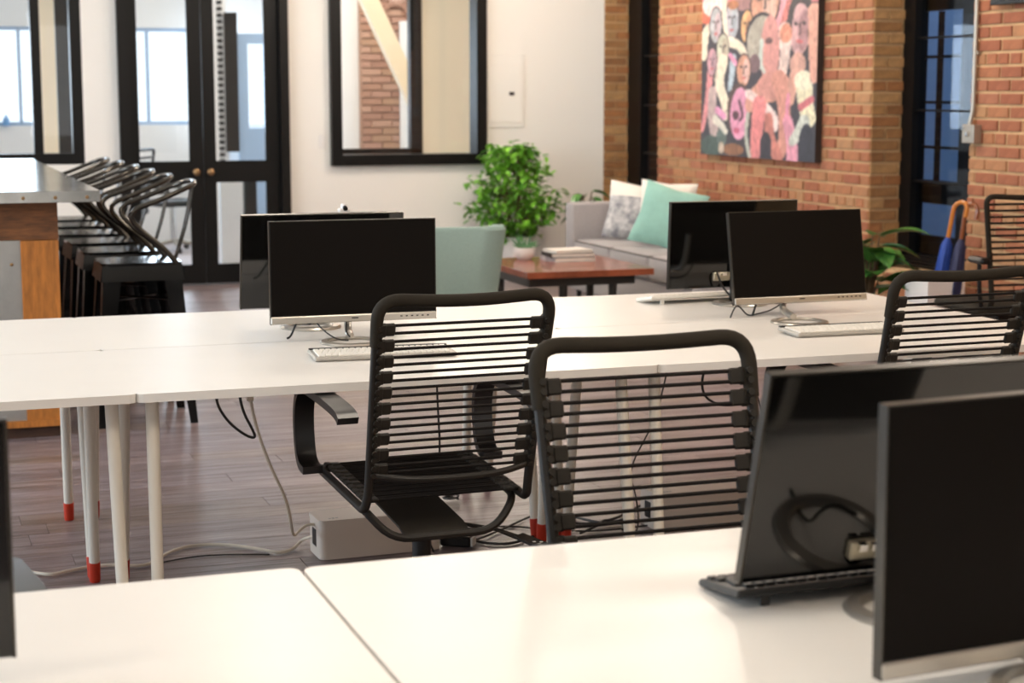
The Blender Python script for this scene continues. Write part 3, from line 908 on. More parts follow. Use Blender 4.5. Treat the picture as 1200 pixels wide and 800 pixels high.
# =================================================================== CABLES, BOXES
def cable(label, pts, r, m, name='cable', group=None, it=2):
    o = MB().tube(smooth_pts(pts, it), r, 7).build(name, m)
    return tag(o, label, 'cable', group)
def cable_box(label, x, y, rz):
    t = thing('cable_box', label, 'box', (x, y, 0), rz)
    MB().prism(rrect(-.21, -.078, .21, .078, .022, 4), .002, .122).build('body', M_box, t)
    MB().prism(rrect(-.212, -.08, .212, .08, .024, 4), .122, .135).build('lid', M_box, t)
    m = MB().box((-.2085, -.0, .065), (.006, .05, .06), ch=.002); m.build('cable_slot', M_dark, t)
    m = MB()
    for k in range(3): m.box((-.17 + .012 * k, -.05, .1353), (.008, .006 + .004 * (k % 2), .0006))
    m.build('lid_mark', M_grey, t)
    return t
cable_box('white cable box on the floor under the centre chair', .893, .912, R(1.5))
cable_box('white cable box on the floor seen through the near bungee chair', 2.10, .895, R(1))
cable('white cable dropping from the middle desk into the centre cable box', [(.40, .55, .705), (.409, .55, .61), (.425, .55, .519), (.465, .55, .396), (.515, .56, .29), (.545, .63, .20), (.567, .72, .145), (.59, .80, .10), (.62, .86, .10), (.655, .895, .112), (.69, .912, .105)], .005, M_wcable)
tag(MB().box((.408, .55, .622), (.022, .016, .042), ch=.003).build('cable_clip', M_wcable), 'small pale cable clip under the middle desk edge', 'clip')
cable('thick white cable winding over the floor from the centre cable box to the left legs', [(.69, .93, .06), (.665, 1.02, .03), (.633, .99, .008), (.573, .943, .008), (.51, 1.035, .008), (.417, 1.127, .008), (.313, 1.151, .008), (.233, 1.096, .008), (.174, 1.0, .008), (.123, .93, .008), (.0, 1.0, .008), (-.115, .96, .008), (-.172, .927, .008), (-.209, .961, .008), (-.271, 1.015, .008)], .0055, M_wcable)
cable('thin grey cable lying flat beside the thick white floor cable', [(.54, .955, .004), (.42, 1.0, .004), (.30, 1.02, .004), (.15, .96, .004)], .0025, M_clip)
cable('black cable loop hanging under the front edge of the middle desk', [(.268, .3, .71), (.262, .3, .668), (.269, .3, .63), (.302, .3, .58), (.351, .3, .541), (.376, .3, .535), (.367, .3, .561), (.343, .3, .608), (.331, .3, .656), (.33, .3, .71)], .0042, M_cable)
cable('dark green cable hanging behind the cords of the centre chair', [(.958, .4, .711), (.96, .4, .632), (.964, .4, .539), (.969, .4, .444), (.964, .42, .30), (.99, .6, .1), (1.06, .78, .012)], .0032, M_cable)
cable('black cable running from the power adapter toward the red footed leg', [(1.16, 1.143, .008), (1.153, 1.017, .008), (1.185, .968, .008), (1.234, .9, .008), (1.277, .826, .008), (1.346, .802, .008), (1.451, .875, .008)], .005, M_cable)
cable('black cable arching on the floor behind the centre chair', [(1.22, .86, .014), (1.30, .93, .01), (1.40, 1.02, .008), (1.533, 1.146, .008), (1.576, 1.173, .008), (1.612, 1.092, .008)], .004, M_cable)
cable('thin grey cable stretched along the floor between the two cable boxes', [(1.192, 1.093, .006), (1.306, 1.053, .006), (1.433, 1.048, .006), (1.526, .95, .006), (1.688, .868, .006), (1.88, .87, .012)], .003, M_clip)
cable('black cable heap on the floor under the right desk seam', [(1.633, 1.017, .008), (1.696, .969, .008), (1.811, 1.009, .008), (1.896, 1.089, .008), (2.009, 1.191, .008)], .005, M_cable)
cable('black cable on the floor crossing before the right cable box', [(1.686, 1.093, .008), (1.705, .992, .016), (1.744, .926, .016), (1.83, .97, .014), (1.87, .93, .010)], .005, M_cable)
cable('black cable curling low behind the near bungee chair', [(1.62, .86, .008), (1.70, .90, .018), (1.76, .98, .02), (1.82, .93, .008), (1.78, .86, .008)], .0045, M_cable)
cable('black cable loop hanging under the right desk', [(1.826, .3, .711), (1.82, .3, .664), (1.809, .3, .615), (1.822, .3, .572), (1.865, .3, .545), (1.919, .3, .539), (1.962, .3, .55), (1.99, .3, .62), (1.99, .3, .711)], .0042, M_cable)
cable('thin black cable dropping at the seam between the right desks', [(1.785, .5, .711), (1.781, .5, .63), (1.763, .5, .557), (1.746, .5, .481), (1.707, .5, .412), (1.662, .5, .335), (1.651, .5, .279), (1.673, .5, .225), (1.71, .55, .1), (1.74, .7, .006)], .0026, M_cable)
cable('thin black cables dangling beside the right side of the near bungee chair', [(1.90, .2, .711), (1.945, .2, .62), (1.985, .2, .50), (1.975, .22, .42), (2.02, .3, .2), (2.05, .5, .006)], .0026, M_cable)
t = thing('power_adapter', 'black power adapter brick among the floor cables', 'adapter', (1.17, .865, 0), R(-35))
MB().box((0, 0, .022), (.11, .055, .036), ch=.006).build('body', M_dark, t)
MB().box((.0575, 0, .022), (.006, .045, .03)).build('end_cap', M_mark, t)
co = [(1.34 + .03 * math.cos(a * .9) * (1 + .1 * math.sin(a)), 1.481 + .035 * math.sin(a * .9), .012 + .0035 * a * .6) for a in range(0, 26)]
cable('coiled black cable bundle on the floor behind the centre chair', co, .004, M_cable, it=1)
# monitor cables on the desks
cable('short black cable slanting below the left end of the centre monitor', [(.60, .895, .739), (.615, .90, .745), (.64, .91, .80), (.67, .90, .845)], .0035, M_cable)
cable('thin black cable bending below the centre monitor', [(.69, .89, .80), (.70, .84, .775), (.74, .80, .742), (.78, .79, .739)], .0025, M_cable)
cable('short black cable at the neck of the centre monitor', [(.80, .89, .80), (.785, .84, .785), (.775, .80, .762), (.782, .78, .752)], .003, M_cable)
cable('black cable making a tent shape below the right monitor', [(2.20, .885, .739), (2.21, .885, .765), (2.225, .885, .785), (2.25, .90, .77), (2.275, .91, .745), (2.30, .92, .739), (2.36, .97, .739), (2.44, 1.02, .742), (2.50, .98, .80)], .0028, M_cable)
cable('short black cable standing beside the tent shaped one', [(2.30, .91, .739), (2.305, .91, .755), (2.318, .915, .785), (2.33, .93, .81)], .0042, M_cable)
cable('black plug cable hanging from the right glossy monitor ports', [(2.39, 1.385, .845), (2.385, 1.36, .83), (2.392, 1.35, .80), (2.42, 1.33, .76), (2.44, 1.31, .74)], .004, M_cable)
cable('black cable hanging from the tilted glossy monitor ports', [(.85, -2.33, .85), (.84, -2.37, .84), (.838, -2.40, .80), (.842, -2.42, .75), (.846, -2.46, .739), (.86, -2.52, .739)], .0035, M_cable)
cable('pale cable tangle under the large matte monitor', [(.82, -2.80, .745), (.88, -2.76, .742), (.95, -2.79, .745), (1.02, -2.75, .742), (1.1, -2.78, .744)], .004, M_wcable)

# =================================================================== BAR COUNTER
t = thing('bar_counter', 'bar counter with galvanised metal top on a reclaimed wood base', 'counter', (0, 0, 0))
m = MB(); m.box((-.61, 5.08, 1.083), (1.745, 3.86, .05), ch=.002)
top = m.build('metal_top', M_galv, t)
for x in (.205, .07, -.065, -.20, -.335):
    T = Matrix.Translation((x, 3.149, 1.08)) @ Matrix.Rotation(R(90), 4, 'X')
    MB().lathe([(.008, 0), (.0075, .002), (.004, .004), (0, .0045)], n=14, T=T).build('screw', M_brass, top)
MB().box((-.62, 5.08, .9725), (1.42, 3.56, .171)).build('upper_beam', M_wood1, t, smooth=False)
MB().box((.006, 3.325, .48), (.162, .09, .81)).build('corner_post', M_wood2, t, smooth=False)
MB().box((.045, 5.0, .48), (.085, 3.26, .81)).build('side_boards', M_wood1, t, smooth=False)
pn = MB().box((-.70, 3.335, .48), (1.26, .07, .81)).build('front_panel', M_galv2, t, smooth=False)
for z in (.78, .20):
    T = Matrix.Translation((-.115, 3.30, z)) @ Matrix.Rotation(R(90), 4, 'X')
    MB().lathe([(.008, 0), (.0075, .002), (.004, .004), (0, .0045)], n=14, T=T).build('screw', M_brass, pn)
MB().box((-.62, 3.322, .066), (1.46, .098, .028)).build('base_trim', M_wood2, t, smooth=False)
MB().box((-.62, 5.0, .026), (1.44, 3.40, .052)).build('plinth', M_plinth, t, smooth=False)

# =================================================================== BAR STOOLS
def make_stool(label):
    # local: faces -X (towards the counter); origin at the floor under the seat centre
    t = thing('bar_stool', label, 'stool', group='black metal bar stools along the counter')
    hs = .185; zs = .755
    MB().prism(rrect(-hs, -hs * .93, hs, hs * .93, .045), zs - .012, zs).build('seat', M_stool, t)
    sk = MB()
    for (a, b) in (((-1, -1), (1, -1)), ((1, -1), (1, 1)), ((1, 1), (-1, 1)), ((-1, 1), (-1, -1))):
        p0 = Vector((a[0] * hs * .98, a[1] * hs * .91, zs - .008)); p1 = Vector((b[0] * hs * .98, b[1] * hs * .91, zs - .008))
        q0 = p0 + Vector((a[0] * .012, a[1] * .012, -.075)); q1 = p1 + Vector((b[0] * .012, b[1] * .012, -.075))
        n = Vector(((a[0] + b[0]) / 2, (a[1] + b[1]) / 2, 0)) * -.004
        sk.add([p0, p1, q1, q0, p0 + n, p1 + n, q1 + n, q0 + n], [(0, 1, 2, 3), (7, 6, 5, 4), (0, 4, 5, 1), (1, 5, 6, 2), (2, 6, 7, 3), (3, 7, 4, 0)])
    sk.build('skirt', M_stool, t)
    for sx in (-1, 1):
        for sy in (-1, 1):
            a = Vector((sx * hs * .95, sy * hs * .88, zs - .02)); b = Vector((sx * (hs + .045), sy * (hs + .03), .0))
            m = MB()
            # folded sheet leg: two flanges meeting in a rounded edge
            for ax in (0, 1):
                wt, wb = .085, .035
                o = Vector((-sx, 0, 0)) if ax == 0 else Vector((0, -sy, 0))
                th = Vector((0, -sy * .003, 0)) if ax == 0 else Vector((-sx * .003, 0, 0))
                vs = [a, a + o * wt, b + o * wb, b]
                vs = vs + [v + th for v in vs]
                m.add(vs, [(0, 1, 2, 3), (7, 6, 5, 4), (0, 4, 5, 1), (1, 5, 6, 2), (2, 6, 7, 3), (3, 7, 4, 0)])
            m.build('leg', M_stool, t)
    zb = .27; k = .19 + .045 * (1 - zb / .75)
    for (a, b) in (((-1, -1), (1, -1)), ((1, -1), (1, 1)), ((1, 1), (-1, 1)), ((-1, 1), (-1, -1))):
        MB().box(((a[0] + b[0]) / 2 * k, (a[1] + b[1]) / 2 * k * .95, zb), (abs(a[0] - b[0]) * k * .98 + .006, abs(a[1] - b[1]) * k * .93 + .006, .025), ch=.002).build('foot_rail', M_stool, t)
    for sy in (-1, 1):
        MB().tube([(-.15, sy * .15, .58), (.15, -sy * .15, .58)], .006, 6).build('cross_brace', M_stool, t)
    # arm and back hoop
    side = [(.155, .165, .75), (.10, .172, .82), (.0, .182, .90), (-.055, .19, .965), (-.03, .195, 1.005), (.05, .19, 1.03), (.16, .18, 1.075), (.235, .15, 1.105), (.268, .07, 1.118)]
    pts = side + [(x, -y_, z) for (x, y_, z) in reversed(side)]
    MB().tube(smooth_pts(pts, 2), .0125, 10).build('arm_hoop', M_stoolt, t)
    spl = MB()
    A = Vector((.266, 0, 1.116)); B = Vector((.175, 0, .75)); n = 5
    vs = []; 
    for i in range(n + 1):
        p = A.lerp(B, i / n) + Vector((.012 * math.sin(PI * i / n), 0, 0)); w_ = .055 - .012 * i / n
        vs += [p + Vector((0, -w_, 0)), p + Vector((0, w_, 0)), p + Vector((-.004, w_, 0)), p + Vector((-.004, -w_, 0))]
    fs = []
    for i in range(n):
        for k_ in range(4): fs.append((i * 4 + k_, i * 4 + (k_ + 1) % 4, i * 4 + 4 + (k_ + 1) % 4, i * 4 + 4 + k_))
    fs += [(0, 1, 2, 3), tuple(n * 4 + q for q in (3, 2, 1, 0))]
    spl.add(vs, fs); spl.build('back_splat', M_stoolt, t)
    return t
ord_ = ['nearest of the black metal bar stools, closest to the desks', 'second bar stool from the desks along the counter', 'third bar stool from the desks along the counter',
        'fourth bar stool from the desks along the counter', 'fifth bar stool from the desks along the counter', 'last bar stool, furthest along the counter toward the doors']
sy_ = [3.62, 4.22, 4.78, 5.36, 5.96, 6.52]
sx_ = [.475, .455, .445, .44, .43, .41]
st = None
for i in range(6):
    if st is None:
        st = make_stool(ord_[0]); st.location = (sx_[0], sy_[0], 0)
    else: dup(st, (sx_[i], sy_[i], 0), R((i % 3 - 1) * 2), ord_[i], 'black metal bar stools along the counter')

# =================================================================== LOUNGE
tag(MB().prism(rrect(2.0, 4.95, 4.15, 7.5, .02), .0005, .011).build('rug', M_rug), 'pale patterned rug under the coffee table', 'rug')
# sofa against the brick wall, facing left
t = thing('sofa', 'grey upholstered sofa with piped seat cushions along the brick wall', 'sofa', (4.2, 6.45, 0))
X0 = 0.0
soft_box('base', (.43, 0, .165), (.85, 2.36, .21), M_sofa, t, .015, 2)
soft_box('backrest', (.78, 0, .46), (.20, 2.36, .50), M_sofa, t, .025, 2)
for sy, nm in ((1, 'armrest'), (-1, 'armrest')):
    soft_box(nm, (.40, sy * 1.12, .43), (.84, .155, .56), M_sofa, t, .02, 2)
for k in range(3):
    y = (k - 1) * .685
    c = soft_box('seat_cushion', (.33, y, .355), (.70, .675, .17), M_sofa, t, .035, 3, puff=.02)
    z = .43
    lo = [(-.012, y - .325, z), (.66, y - .325, z), (.66, y + .325, z), (-.012, y + .325, z)]
    MB().tube(round_poly(lo + [lo[0]], .03, 4), .006, 6).build('piping', M_seam, c)
    b = soft_box('back_cushion', (.63, y, .58), (.16, .67, .30), M_sofa, t, .05, 3)
for sx in (.06, .80):
    for sy in (-1, 1):
        MB().cyl((sx, sy * 1.10, .062), (sx, sy * 1.10, 0.0), .022, .016, n=10).build('leg', M_tableb, t)
def pillow(label, loc, rot, size, m, m2=None):
    n = 14; mb = MB(); vs = []; fs = []
    for sgn in (1, -1):
        for i in range(n + 1):
            for j in range(n + 1):
                u = 2 * i / n - 1; v = 2 * j / n - 1
                pin = 1 - .10 * (1 - abs(u)) * abs(v) ** 3; pin2 = 1 - .10 * (1 - abs(v)) * abs(u) ** 3
                th = .075 * ((1 - u * u) * (1 - v * v)) ** .45
                vs.append((u * size / 2 * pin2, sgn * th, v * size / 2 * pin))
    N = (n + 1) ** 2
    for s_ in range(2):
        for i in range(n):
            for j in range(n):
                q = [s_ * N + i * (n + 1) + j, s_ * N + (i + 1) * (n + 1) + j, s_ * N + (i + 1) * (n + 1) + j + 1, s_ * N + i * (n + 1) + j + 1]
                fs.append(tuple(q) if s_ else tuple(reversed(q)))
    mb.add(vs, fs)
    if m2:
        mb.m = [1 if (k % (n * n)) % n >= n - 4 else 0 for k in range(len(fs))]
        o = mb.build('throw_pillow', [m, m2])
    else: o = mb.build('throw_pillow', m)
    bpy.context.view_layer.update()
    o.location = loc; o.rotation_euler = rot
    return tag(o, label, 'pillow', None)
pillow('grey and white printed pillow with a white top band, nearest the far sofa arm', (4.53, 7.12, .662), (R(-20), R(6), R(-34)), .44, M_print, M_cushw)
pillow('plain teal pillow leaning beside the printed pillow', (4.50, 6.47, .66), (R(-22), R(14), R(-38)), .46, M_teal)
pillow('white pillow mostly hidden behind the teal pillow', (4.63, 6.80, .69), (R(-12), R(4), R(-40)), .42, M_cushw)

# armchair seen from behind
t = thing('lounge_chair', 'pale teal low lounge chair with its back to the desks', 'armchair', (2.475, 5.42, .011), R(-4))
mb = MB(); n = 26; vs = []; fs = []
for i in range(n + 1):
    a = R(180 + 180 * (i / n))          # half ring, open towards +Y
    ct, sn = math.cos(a), math.sin(a)
    def sup(r): 
        e = 5.0
        q = (abs(ct) ** e + abs(sn) ** e) ** (-1 / e)
        return ct * r * q, sn * r * q * .9
    top = .735 - .15 * max(0, (sn + .45)) if sn > -.45 else .735
    ox, oy = sup(.36); ix, iy = sup(.285); tx, ty = sup(.395)
    ix2, iy2 = sup(.315)
    vs += [(ox * .93, oy * .93, .20), (tx, ty, top - .02), (tx * .97, ty * .97, top), (ix2 * 1.02, iy2 * 1.02, top), (ix2, iy2, top - .02), (ix, iy, .22)]
for i in range(n):
    for k in range(6):
        l = (k + 1) % 6; fs.append((i * 6 + k, i * 6 + l, (i + 1) * 6 + l, (i + 1) * 6 + k))
fs += [(5, 4, 3, 2, 1, 0), tuple(n * 6 + k for k in range(6))]
mb.add(vs, fs); mb.build('shell', M_chairt, t)
soft_box('seat_cushion', (0, .03, .35), (.52, .52, .16), M_chairt, t, .045, 3)
for sx in (-1, 1):
    for sy in (-1, 1):
        MB().cyl((sx * .22, sy * .2, .27), (sx * .27, sy * .25, .012), .02, .013, n=10).build('leg', M_tableb, t)

# coffee table
t = thing('coffee_table', 'red brown wooden coffee table on a black frame before the sofa', 'table', (3.53, 5.99, .011))
for k in range(5):
    MB().box((0, -.40 + k * .196 , .388), (.86, .194, .042), ch=.002).build('board', M_table, t)
MB().box((-.37, 0, .337), (.04, .80, .06)).box((.31, 0, .337), (.04, .80, .06)).box((-.03, -.40, .337), (.72, .04, .06)).box((-.03, .40, .337), (.72, .04, .06)).build('apron', M_tableb, t, smooth=False)
for (x, y) in ((-.14, -.36), (.20, -.36), (-.37, .2), (.31, .30)):
    MB().cyl((x, y, .31), (x, y, 0), .029, .022, n=12).build('leg', M_tableb, t)
TZ = .011 + .409
for (z, d, a, c, lab) in ((0, (.30, .24, .030), 4, M_print, 'bottom grey book of the stack on the coffee table'), (.030, (.30, .23, .026), -3, M_tableb, 'dark book in the middle of the stack on the coffee table'),
                     (.056, (.27, .21, .020), 6, M_cushw, 'white book on top of the stack on the coffee table')):
    b = thing('book', lab, 'book', (3.63, 6.17, TZ + z), R(a), 'books stacked on the coffee table')
    MB().box((0, 0, d[2] / 2), (d[0] - .006, d[1] - .006, d[2] - .006)).build('pages', M_cushw, b, smooth=False)
    MB().box((0, 0, .0015), (d[0], d[1], .003)).box((0, 0, d[2] - .0015), (d[0], d[1], .003)).box((-d[0] / 2 + .0015, 0, d[2] / 2), (.003, d[1], d[2] - .006)).build('cover', c, b, smooth=False)
t = thing('potted_succulent', 'small spiky plant in a white bowl on the coffee table', 'plant', (3.38, 6.33, TZ))
MB().lathe([(.045, 0), (.066, .02), (.075, .055), (.07, .08), (.062, .078), (.064, .05), (0, .048)], n=24).build('bowl', M_white, t)
for k in range(26):
    a = random.random() * 2 * PI; el = R(random.uniform(15, 80)); L_ = random.uniform(.07, .12)
    d = Vector((math.cos(a) * math.cos(el), math.sin(a) * math.cos(el), math.sin(el)))
    b0 = Vector((math.cos(a) * .02, math.sin(a) * .02, .06))
    MB().tube([b0, b0 + d * L_ * .5, b0 + d * L_], [.006, .007, .001], 5).build('leaf', M_succ, t)

# ficus
def leaf_geo(mb, p, d, up, L_, W_, fold=.25):
    d = d.normalized(); s = d.cross(up)
    if s.length < 1e-3: s = d.cross(Vector((1, 0, 0)))
    s.normalize(); n = s.cross(d).normalized()
    q = [p, p + d * L_ * .35 + s * W_ * .5 + n * W_ * fold, p + d * L_ * .4, p + d * L_ * .35 - s * W_ * .5 + n * W_ * fold,
         p + d * L_ * .75 + s * W_ * .36 + n * W_ * fold * .6, p + d * L_ * .78 - n * L_ * .04, p + d * L_ * .75 - s * W_ * .36 + n * W_ * fold * .6, p + d * L_ - n * L_ * .12]
    mb.add(q, [(0, 2, 1), (0, 3, 2), (1, 2, 5, 4), (2, 3, 6, 5), (4, 5, 7), (5, 6, 7)])
t = thing('potted_ficus', 'bushy green ficus in a white pot against the white wall', 'plant', (4.19, 8.80, 0))
MB().lathe([(.12, 0), (.135, .02), (.155, .33), (.16, .36), (.145, .36), (.14, .32), (0, .315)], n=28).build('pot', M_white, t)
MB().lathe([(.138, .316), (.07, .325), (0, .328)], n=20).build('soil', M_soil, t)
br = MB(); fo = MB()
rnd = random.Random(5)
for k in range(5):
    a = k * 1.3; br.tube(smooth_pts([(.03 * math.cos(a), .03 * math.sin(a), .32), (.07 * math.cos(a + .6), .07 * math.sin(a + .6), .55), (.10 * math.cos(a + 1), .10 * math.sin(a + 1), .85)], 2), .008, 6)
tips = []
for k in range(150):
    z = rnd.uniform(.42, 1.12)
    rad = .43 * math.sin(PI * min(1, max(.05, (1.17 - z) / .80)) ** .75 * .62) if z > .45 else .26
    rad = (.08 + .36 * (1 - ((z - .70) / .46) ** 2)) if abs(z - .70) < .45 else .08
    a = rnd.random() * 2 * PI; rr_ = rad * math.sqrt(rnd.uniform(.15, 1))
    tips.append(Vector((rr_ * math.cos(a) - .02, rr_ * math.sin(a) * .95, z)))
for p in tips:
    base = Vector((p.x * .25, p.y * .25, max(.35, p.z - .16)))
    br.tube([base, (base + p) / 2 + Vector((0, 0, .02)), p], [.004, .003, .0015], 5)
    for j in range(9):
        q = base.lerp(p, rnd.uniform(.45, 1.05)) + Vector((rnd.gauss(0, .03), rnd.gauss(0, .03), rnd.gauss(0, .025)))
        a = rnd.random() * 2 * PI
        d = Vector((math.cos(a), math.sin(a), rnd.uniform(-.9, .35)))
        leaf_geo(fo, q, d, Vector((0, 0, 1)), rnd.uniform(.065, .10), rnd.uniform(.034, .05))
br.build('branches', M_stem, t)
fo.build('foliage', M_leaf, t, kind='stuff')

# broad-leaf plants
def broad_leaf_mesh(L_, W_, droop):
    mb = MB(); n = 7; vs = []; fs = []
    for i in range(n + 1):
        u = i / n; w_ = W_ / 2 * (math.sin(PI * u ** .8) ** .8 if 0 < u < 1 else .02)
        y = L_ * u * (1 - .15 * u); z = -droop * u * u
        for (s, h) in ((-1, .02), (-.5, .006), (0, -.004), (.5, .006), (1, .02)):
            vs.append((s * w_, y, z + h * (w_ / (W_ / 2))))
    for i in range(n):
        for k in range(4): fs.append((i * 5 + k, i * 5 + k + 1, i * 5 + 6 + k, i * 5 + 5 + k))
    mb.add(vs, fs); return mb.mesh('leaf', M_leafd, angle=70)
def broad_plant(label, loc, specs, pot_h, pot_r, potm):
    t = thing('broad_leaf_plant', label, 'plant', loc)
    MB().lathe([(pot_r * .8, 0), (pot_r * .86, .02), (pot_r, pot_h), (pot_r * .9, pot_h), (pot_r * .86, pot_h - .04), (0, pot_h - .045)], n=26).build('pot', potm, t)
    stem = MB()
    for (a, el, h, L_, W_, dr) in specs:
        A = R(a); d = Vector((-math.sin(A), math.cos(A), 0))
        p = Vector((d.x * .06, d.y * .06, h))
        stem.tube(smooth_pts([(0, 0, pot_h - .05), (d.x * .03, d.y * .03, (pot_h + h) / 2), p], 2), .005, 6)
        k = (L_, W_, dr)
        if k not in LM: LM[k] = broad_leaf_mesh(*k)
        o = link('leaf', LM[k], t, p, (R(el), 0, A))
    stem.build('stems', M_stem, t)
    return t
LM = {}
specs = []
rnd = random.Random(3)
for k in range(34):
    specs.append((k * 137.5 + rnd.uniform(-15, 15), rnd.uniform(-5, 42), .36 + .35 * (k / 34) + rnd.uniform(-.03, .03), (.33, .28, .25)[k % 3], (.155, .135, .15)[k % 3], (.10, .07, .12)[k % 3]))
broad_plant('broad glossy leaved plant between the right monitor and the umbrella bin', (4.71, 4.14, 0), specs, .30, .14, M_white)
specs2 = [(k * 137.5, rnd.uniform(-25, 20), .50 + .26 * (k / 16), .17, .085, .07) for k in range(16)]
broad_plant('trailing green plant in the corner behind the far sofa arm', (4.60, 8.30, 0), specs2, .45, .13, M_white)

# =================================================================== UMBRELLAS AND BIN
t = thing('umbrella_bin', 'square white bin holding two umbrellas under the tall window', 'bin', (4.93, 3.79, 0))
mb = MB()
for (c, d) in (((0, -.11, .25), (.24, .012, .50)), ((0, .11, .25), (.24, .012, .50)), ((-.114, 0, .25), (.012, .208, .50)), ((.114, 0, .25), (.012, .208, .50)), ((0, 0, .008), (.22, .208, .012))):
    mb.box(c, d)
mb.build('body', M_white, t, smooth=False)
def umbrella(label, p0, p1, m, mh, hook_dir):
    t = thing('umbrella', label, 'umbrella', p0)
    d = (Vector(p1) - Vector(p0)); L_ = d.length; d.normalize()
    up = lambda s: d * s
    prof_pts = [up(.0), up(.12), up(L_ * .5), up(L_ * .78), up(L_ * .82)]
    MB().tube(prof_pts, [.006, .022, .036, .03, .012], 14).build('canopy', m, t)
    fl = MB()
    for k in range(5):
        a = k * 2 * PI / 5
        s = d.cross(Vector((1, 0, 0))).normalized(); q = d.cross(s).normalized()
        o = s * math.cos(a) + q * math.sin(a)
        fl.tube([up(.14) + o * .018, up(L_ * .5) + o * .036, up(L_ * .77) + o * .030], [.004, .009, .004], 6)
    fl.build('folds', m, t)
    hd = Vector(hook_dir).normalized()
    c = up(L_)
    hk = [up(L_ * .80), up(L_ * .9), up(L_ * .97)]
    for k in range(9):
        a = R(180 - 22.5 * k * 1.08); hk.append(c + hd * (.045 + .045 * math.cos(a)) + d * (.045 * math.sin(a)))
    hk.append(c + hd * .088 - d * .04)
    MB().tube(hk, .0125, 10).build('handle', mh, t)
    return t
umbrella('blue umbrella with a pale wooden crook handle in the white bin', (4.93, 3.865, .018), (4.995, 3.73, .88), M_blue, M_hook, (.35, -.9, .05))
umbrella('navy umbrella with a dark wooden crook handle in the white bin', (4.965, 3.735, .018), (5.03, 3.665, .875), M_navy, M_hook2, (.2, -1, .0))

# =================================================================== WALL ITEMS
# painting: colours live in a colour attribute on a fine grid (flat paint on canvas)
PY0, PY1, PZ0, PZ1 = 7.252, 5.522, 1.072, 2.30
t = thing('painting', 'large unframed painting of crowded pink and grey figures on the brick wall', 'painting', (XB, 6.387, PZ0))
PW, PH = PY0 - PY1, PZ1 - PZ0
TH = .045
MB().box((-.008 - TH / 2, 0, PH / 2), (TH, PW, PH)).build('canvas', mat('dark_canvas_edge', (48, 36, 30), .8), t, smooth=False)
NX, NZ = 150, 170
PIC = [[(58, 54, 62)] * NX for _ in range(NZ)]
# painting units: u 0..1 left to right, v 0..1.13 from the bottom (1 unit = painting width)
ASP = PH / PW
def setpx(i, j, c, a=1.0):
    if 0 <= i < NX and 0 <= j < NZ:
        o = PIC[j][i]; PIC[j][i] = tuple(o[k] * (1 - a) + c[k] * a for k in range(3))
VS = .63   # heights were read on the foreshortened picture
def ell(u, v, ru, rv, rot, c, a=1.0):
    v *= VS; rv *= VS
    cr, sr = math.cos(R(rot)), math.sin(R(rot)); m_ = max(ru, rv)
    for j in range(int((v - m_) / ASP * NZ) - 1, int((v + m_) / ASP * NZ) + 2):
        for i in range(int((u - m_) * NX) - 1, int((u + m_) * NX) + 2):
            x = (i + .5) / NX - u; y = (j + .5) / NZ * ASP - v
            p = (x * cr + y * sr) / ru; q = (-x * sr + y * cr) / rv
            if p * p + q * q <= 1: setpx(i, j, c, a)
def limb(pts, w0, w1, c, a=1.0):
    P = smooth_pts([(x, y, 0) for x, y in pts], 2)
    n = len(P)
    for k in range(n - 1):
        for s in range(4):
            p = P[k].lerp(P[k + 1], s / 4); w_ = w0 + (w1 - w0) * (k + s / 4) / (n - 1)
            ell(p.x, p.y, w_ / 2, w_ / 2, 0, c, a)
def face(u, v, ru, rv, rot, c, sh, line=(60, 48, 50)):
    ell(u, v, ru * 1.12, rv * 1.1, rot, line); ell(u, v, ru, rv, rot, c); ell(u + ru * .35, v - rv * .05, ru * .5, rv * .8, rot, sh, .8)
    for s in (-1, 1): ell(u + s * ru * .38, v + rv * .22, ru * .2, rv * .07, rot, line)
    limb([(u, v + rv * .2), (u + ru * .08, v - rv * .15), (u - ru * .06, v - rv * .2)], ru * .12, ru * .12, line)
    ell(u, v - rv * .48, ru * .3, rv * .07, rot, (196, 84, 84))
PINK, ROSE, CREAM, GREY, DARK, SKIN, TEALG = (232, 160, 170), (222, 120, 124), (238, 222, 196), (156, 156, 152), (48, 46, 54), (206, 146, 118), (92, 108, 104)
# upper part above the frame edge, then downward
ell(.5, 1.06, .55, .12, 0, (150, 110, 108)); limb([(0, 1.02), (.4, 1.08), (1, 1.0)], .10, .10, ROSE)
ell(.06, .93, .09, .06, 0, (226, 96, 60)); ell(.10, 1.0, .1, .08, 0, (240, 214, 208))
limb([(.72, .88), (.74, 1.02), (.98, 1.02)], .08, .11, (214, 120, 112)); limb([(.67, .82), (.72, .98), (.78, 1.05)], .05, .05, PINK)
face(.57, .97, .115, .15, 8, SKIN, (228, 190, 172))
face(.86, .80, .085, .155, -6, (206, 160, 160), (168, 120, 122)); limb([(.77, .78), (.80, .98), (.90, 1.0), (.955, .90), (.94, .76)], .045, .04, (72, 66, 66))
limb([(.02, .66), (.03, .82), (.06, .84)], .06, .07, CREAM)
face(.13, .86, .055, .115, 0, (178, 178, 180), (202, 168, 172))
face(.28, .88, .062, .12, 0, (188, 182, 188), (160, 168, 176)); ell(.29, .985, .05, .03, 0, (176, 112, 70))
limb([(.22, 1.08), (.20, .94), (.24, .74)], .05, .03, CREAM)
face(.415, .84, .05, .10, -8, (224, 170, 110), (200, 140, 96))
limb([(.26, .75), (.36, .72), (.43, .62)], .07, .05, CREAM)
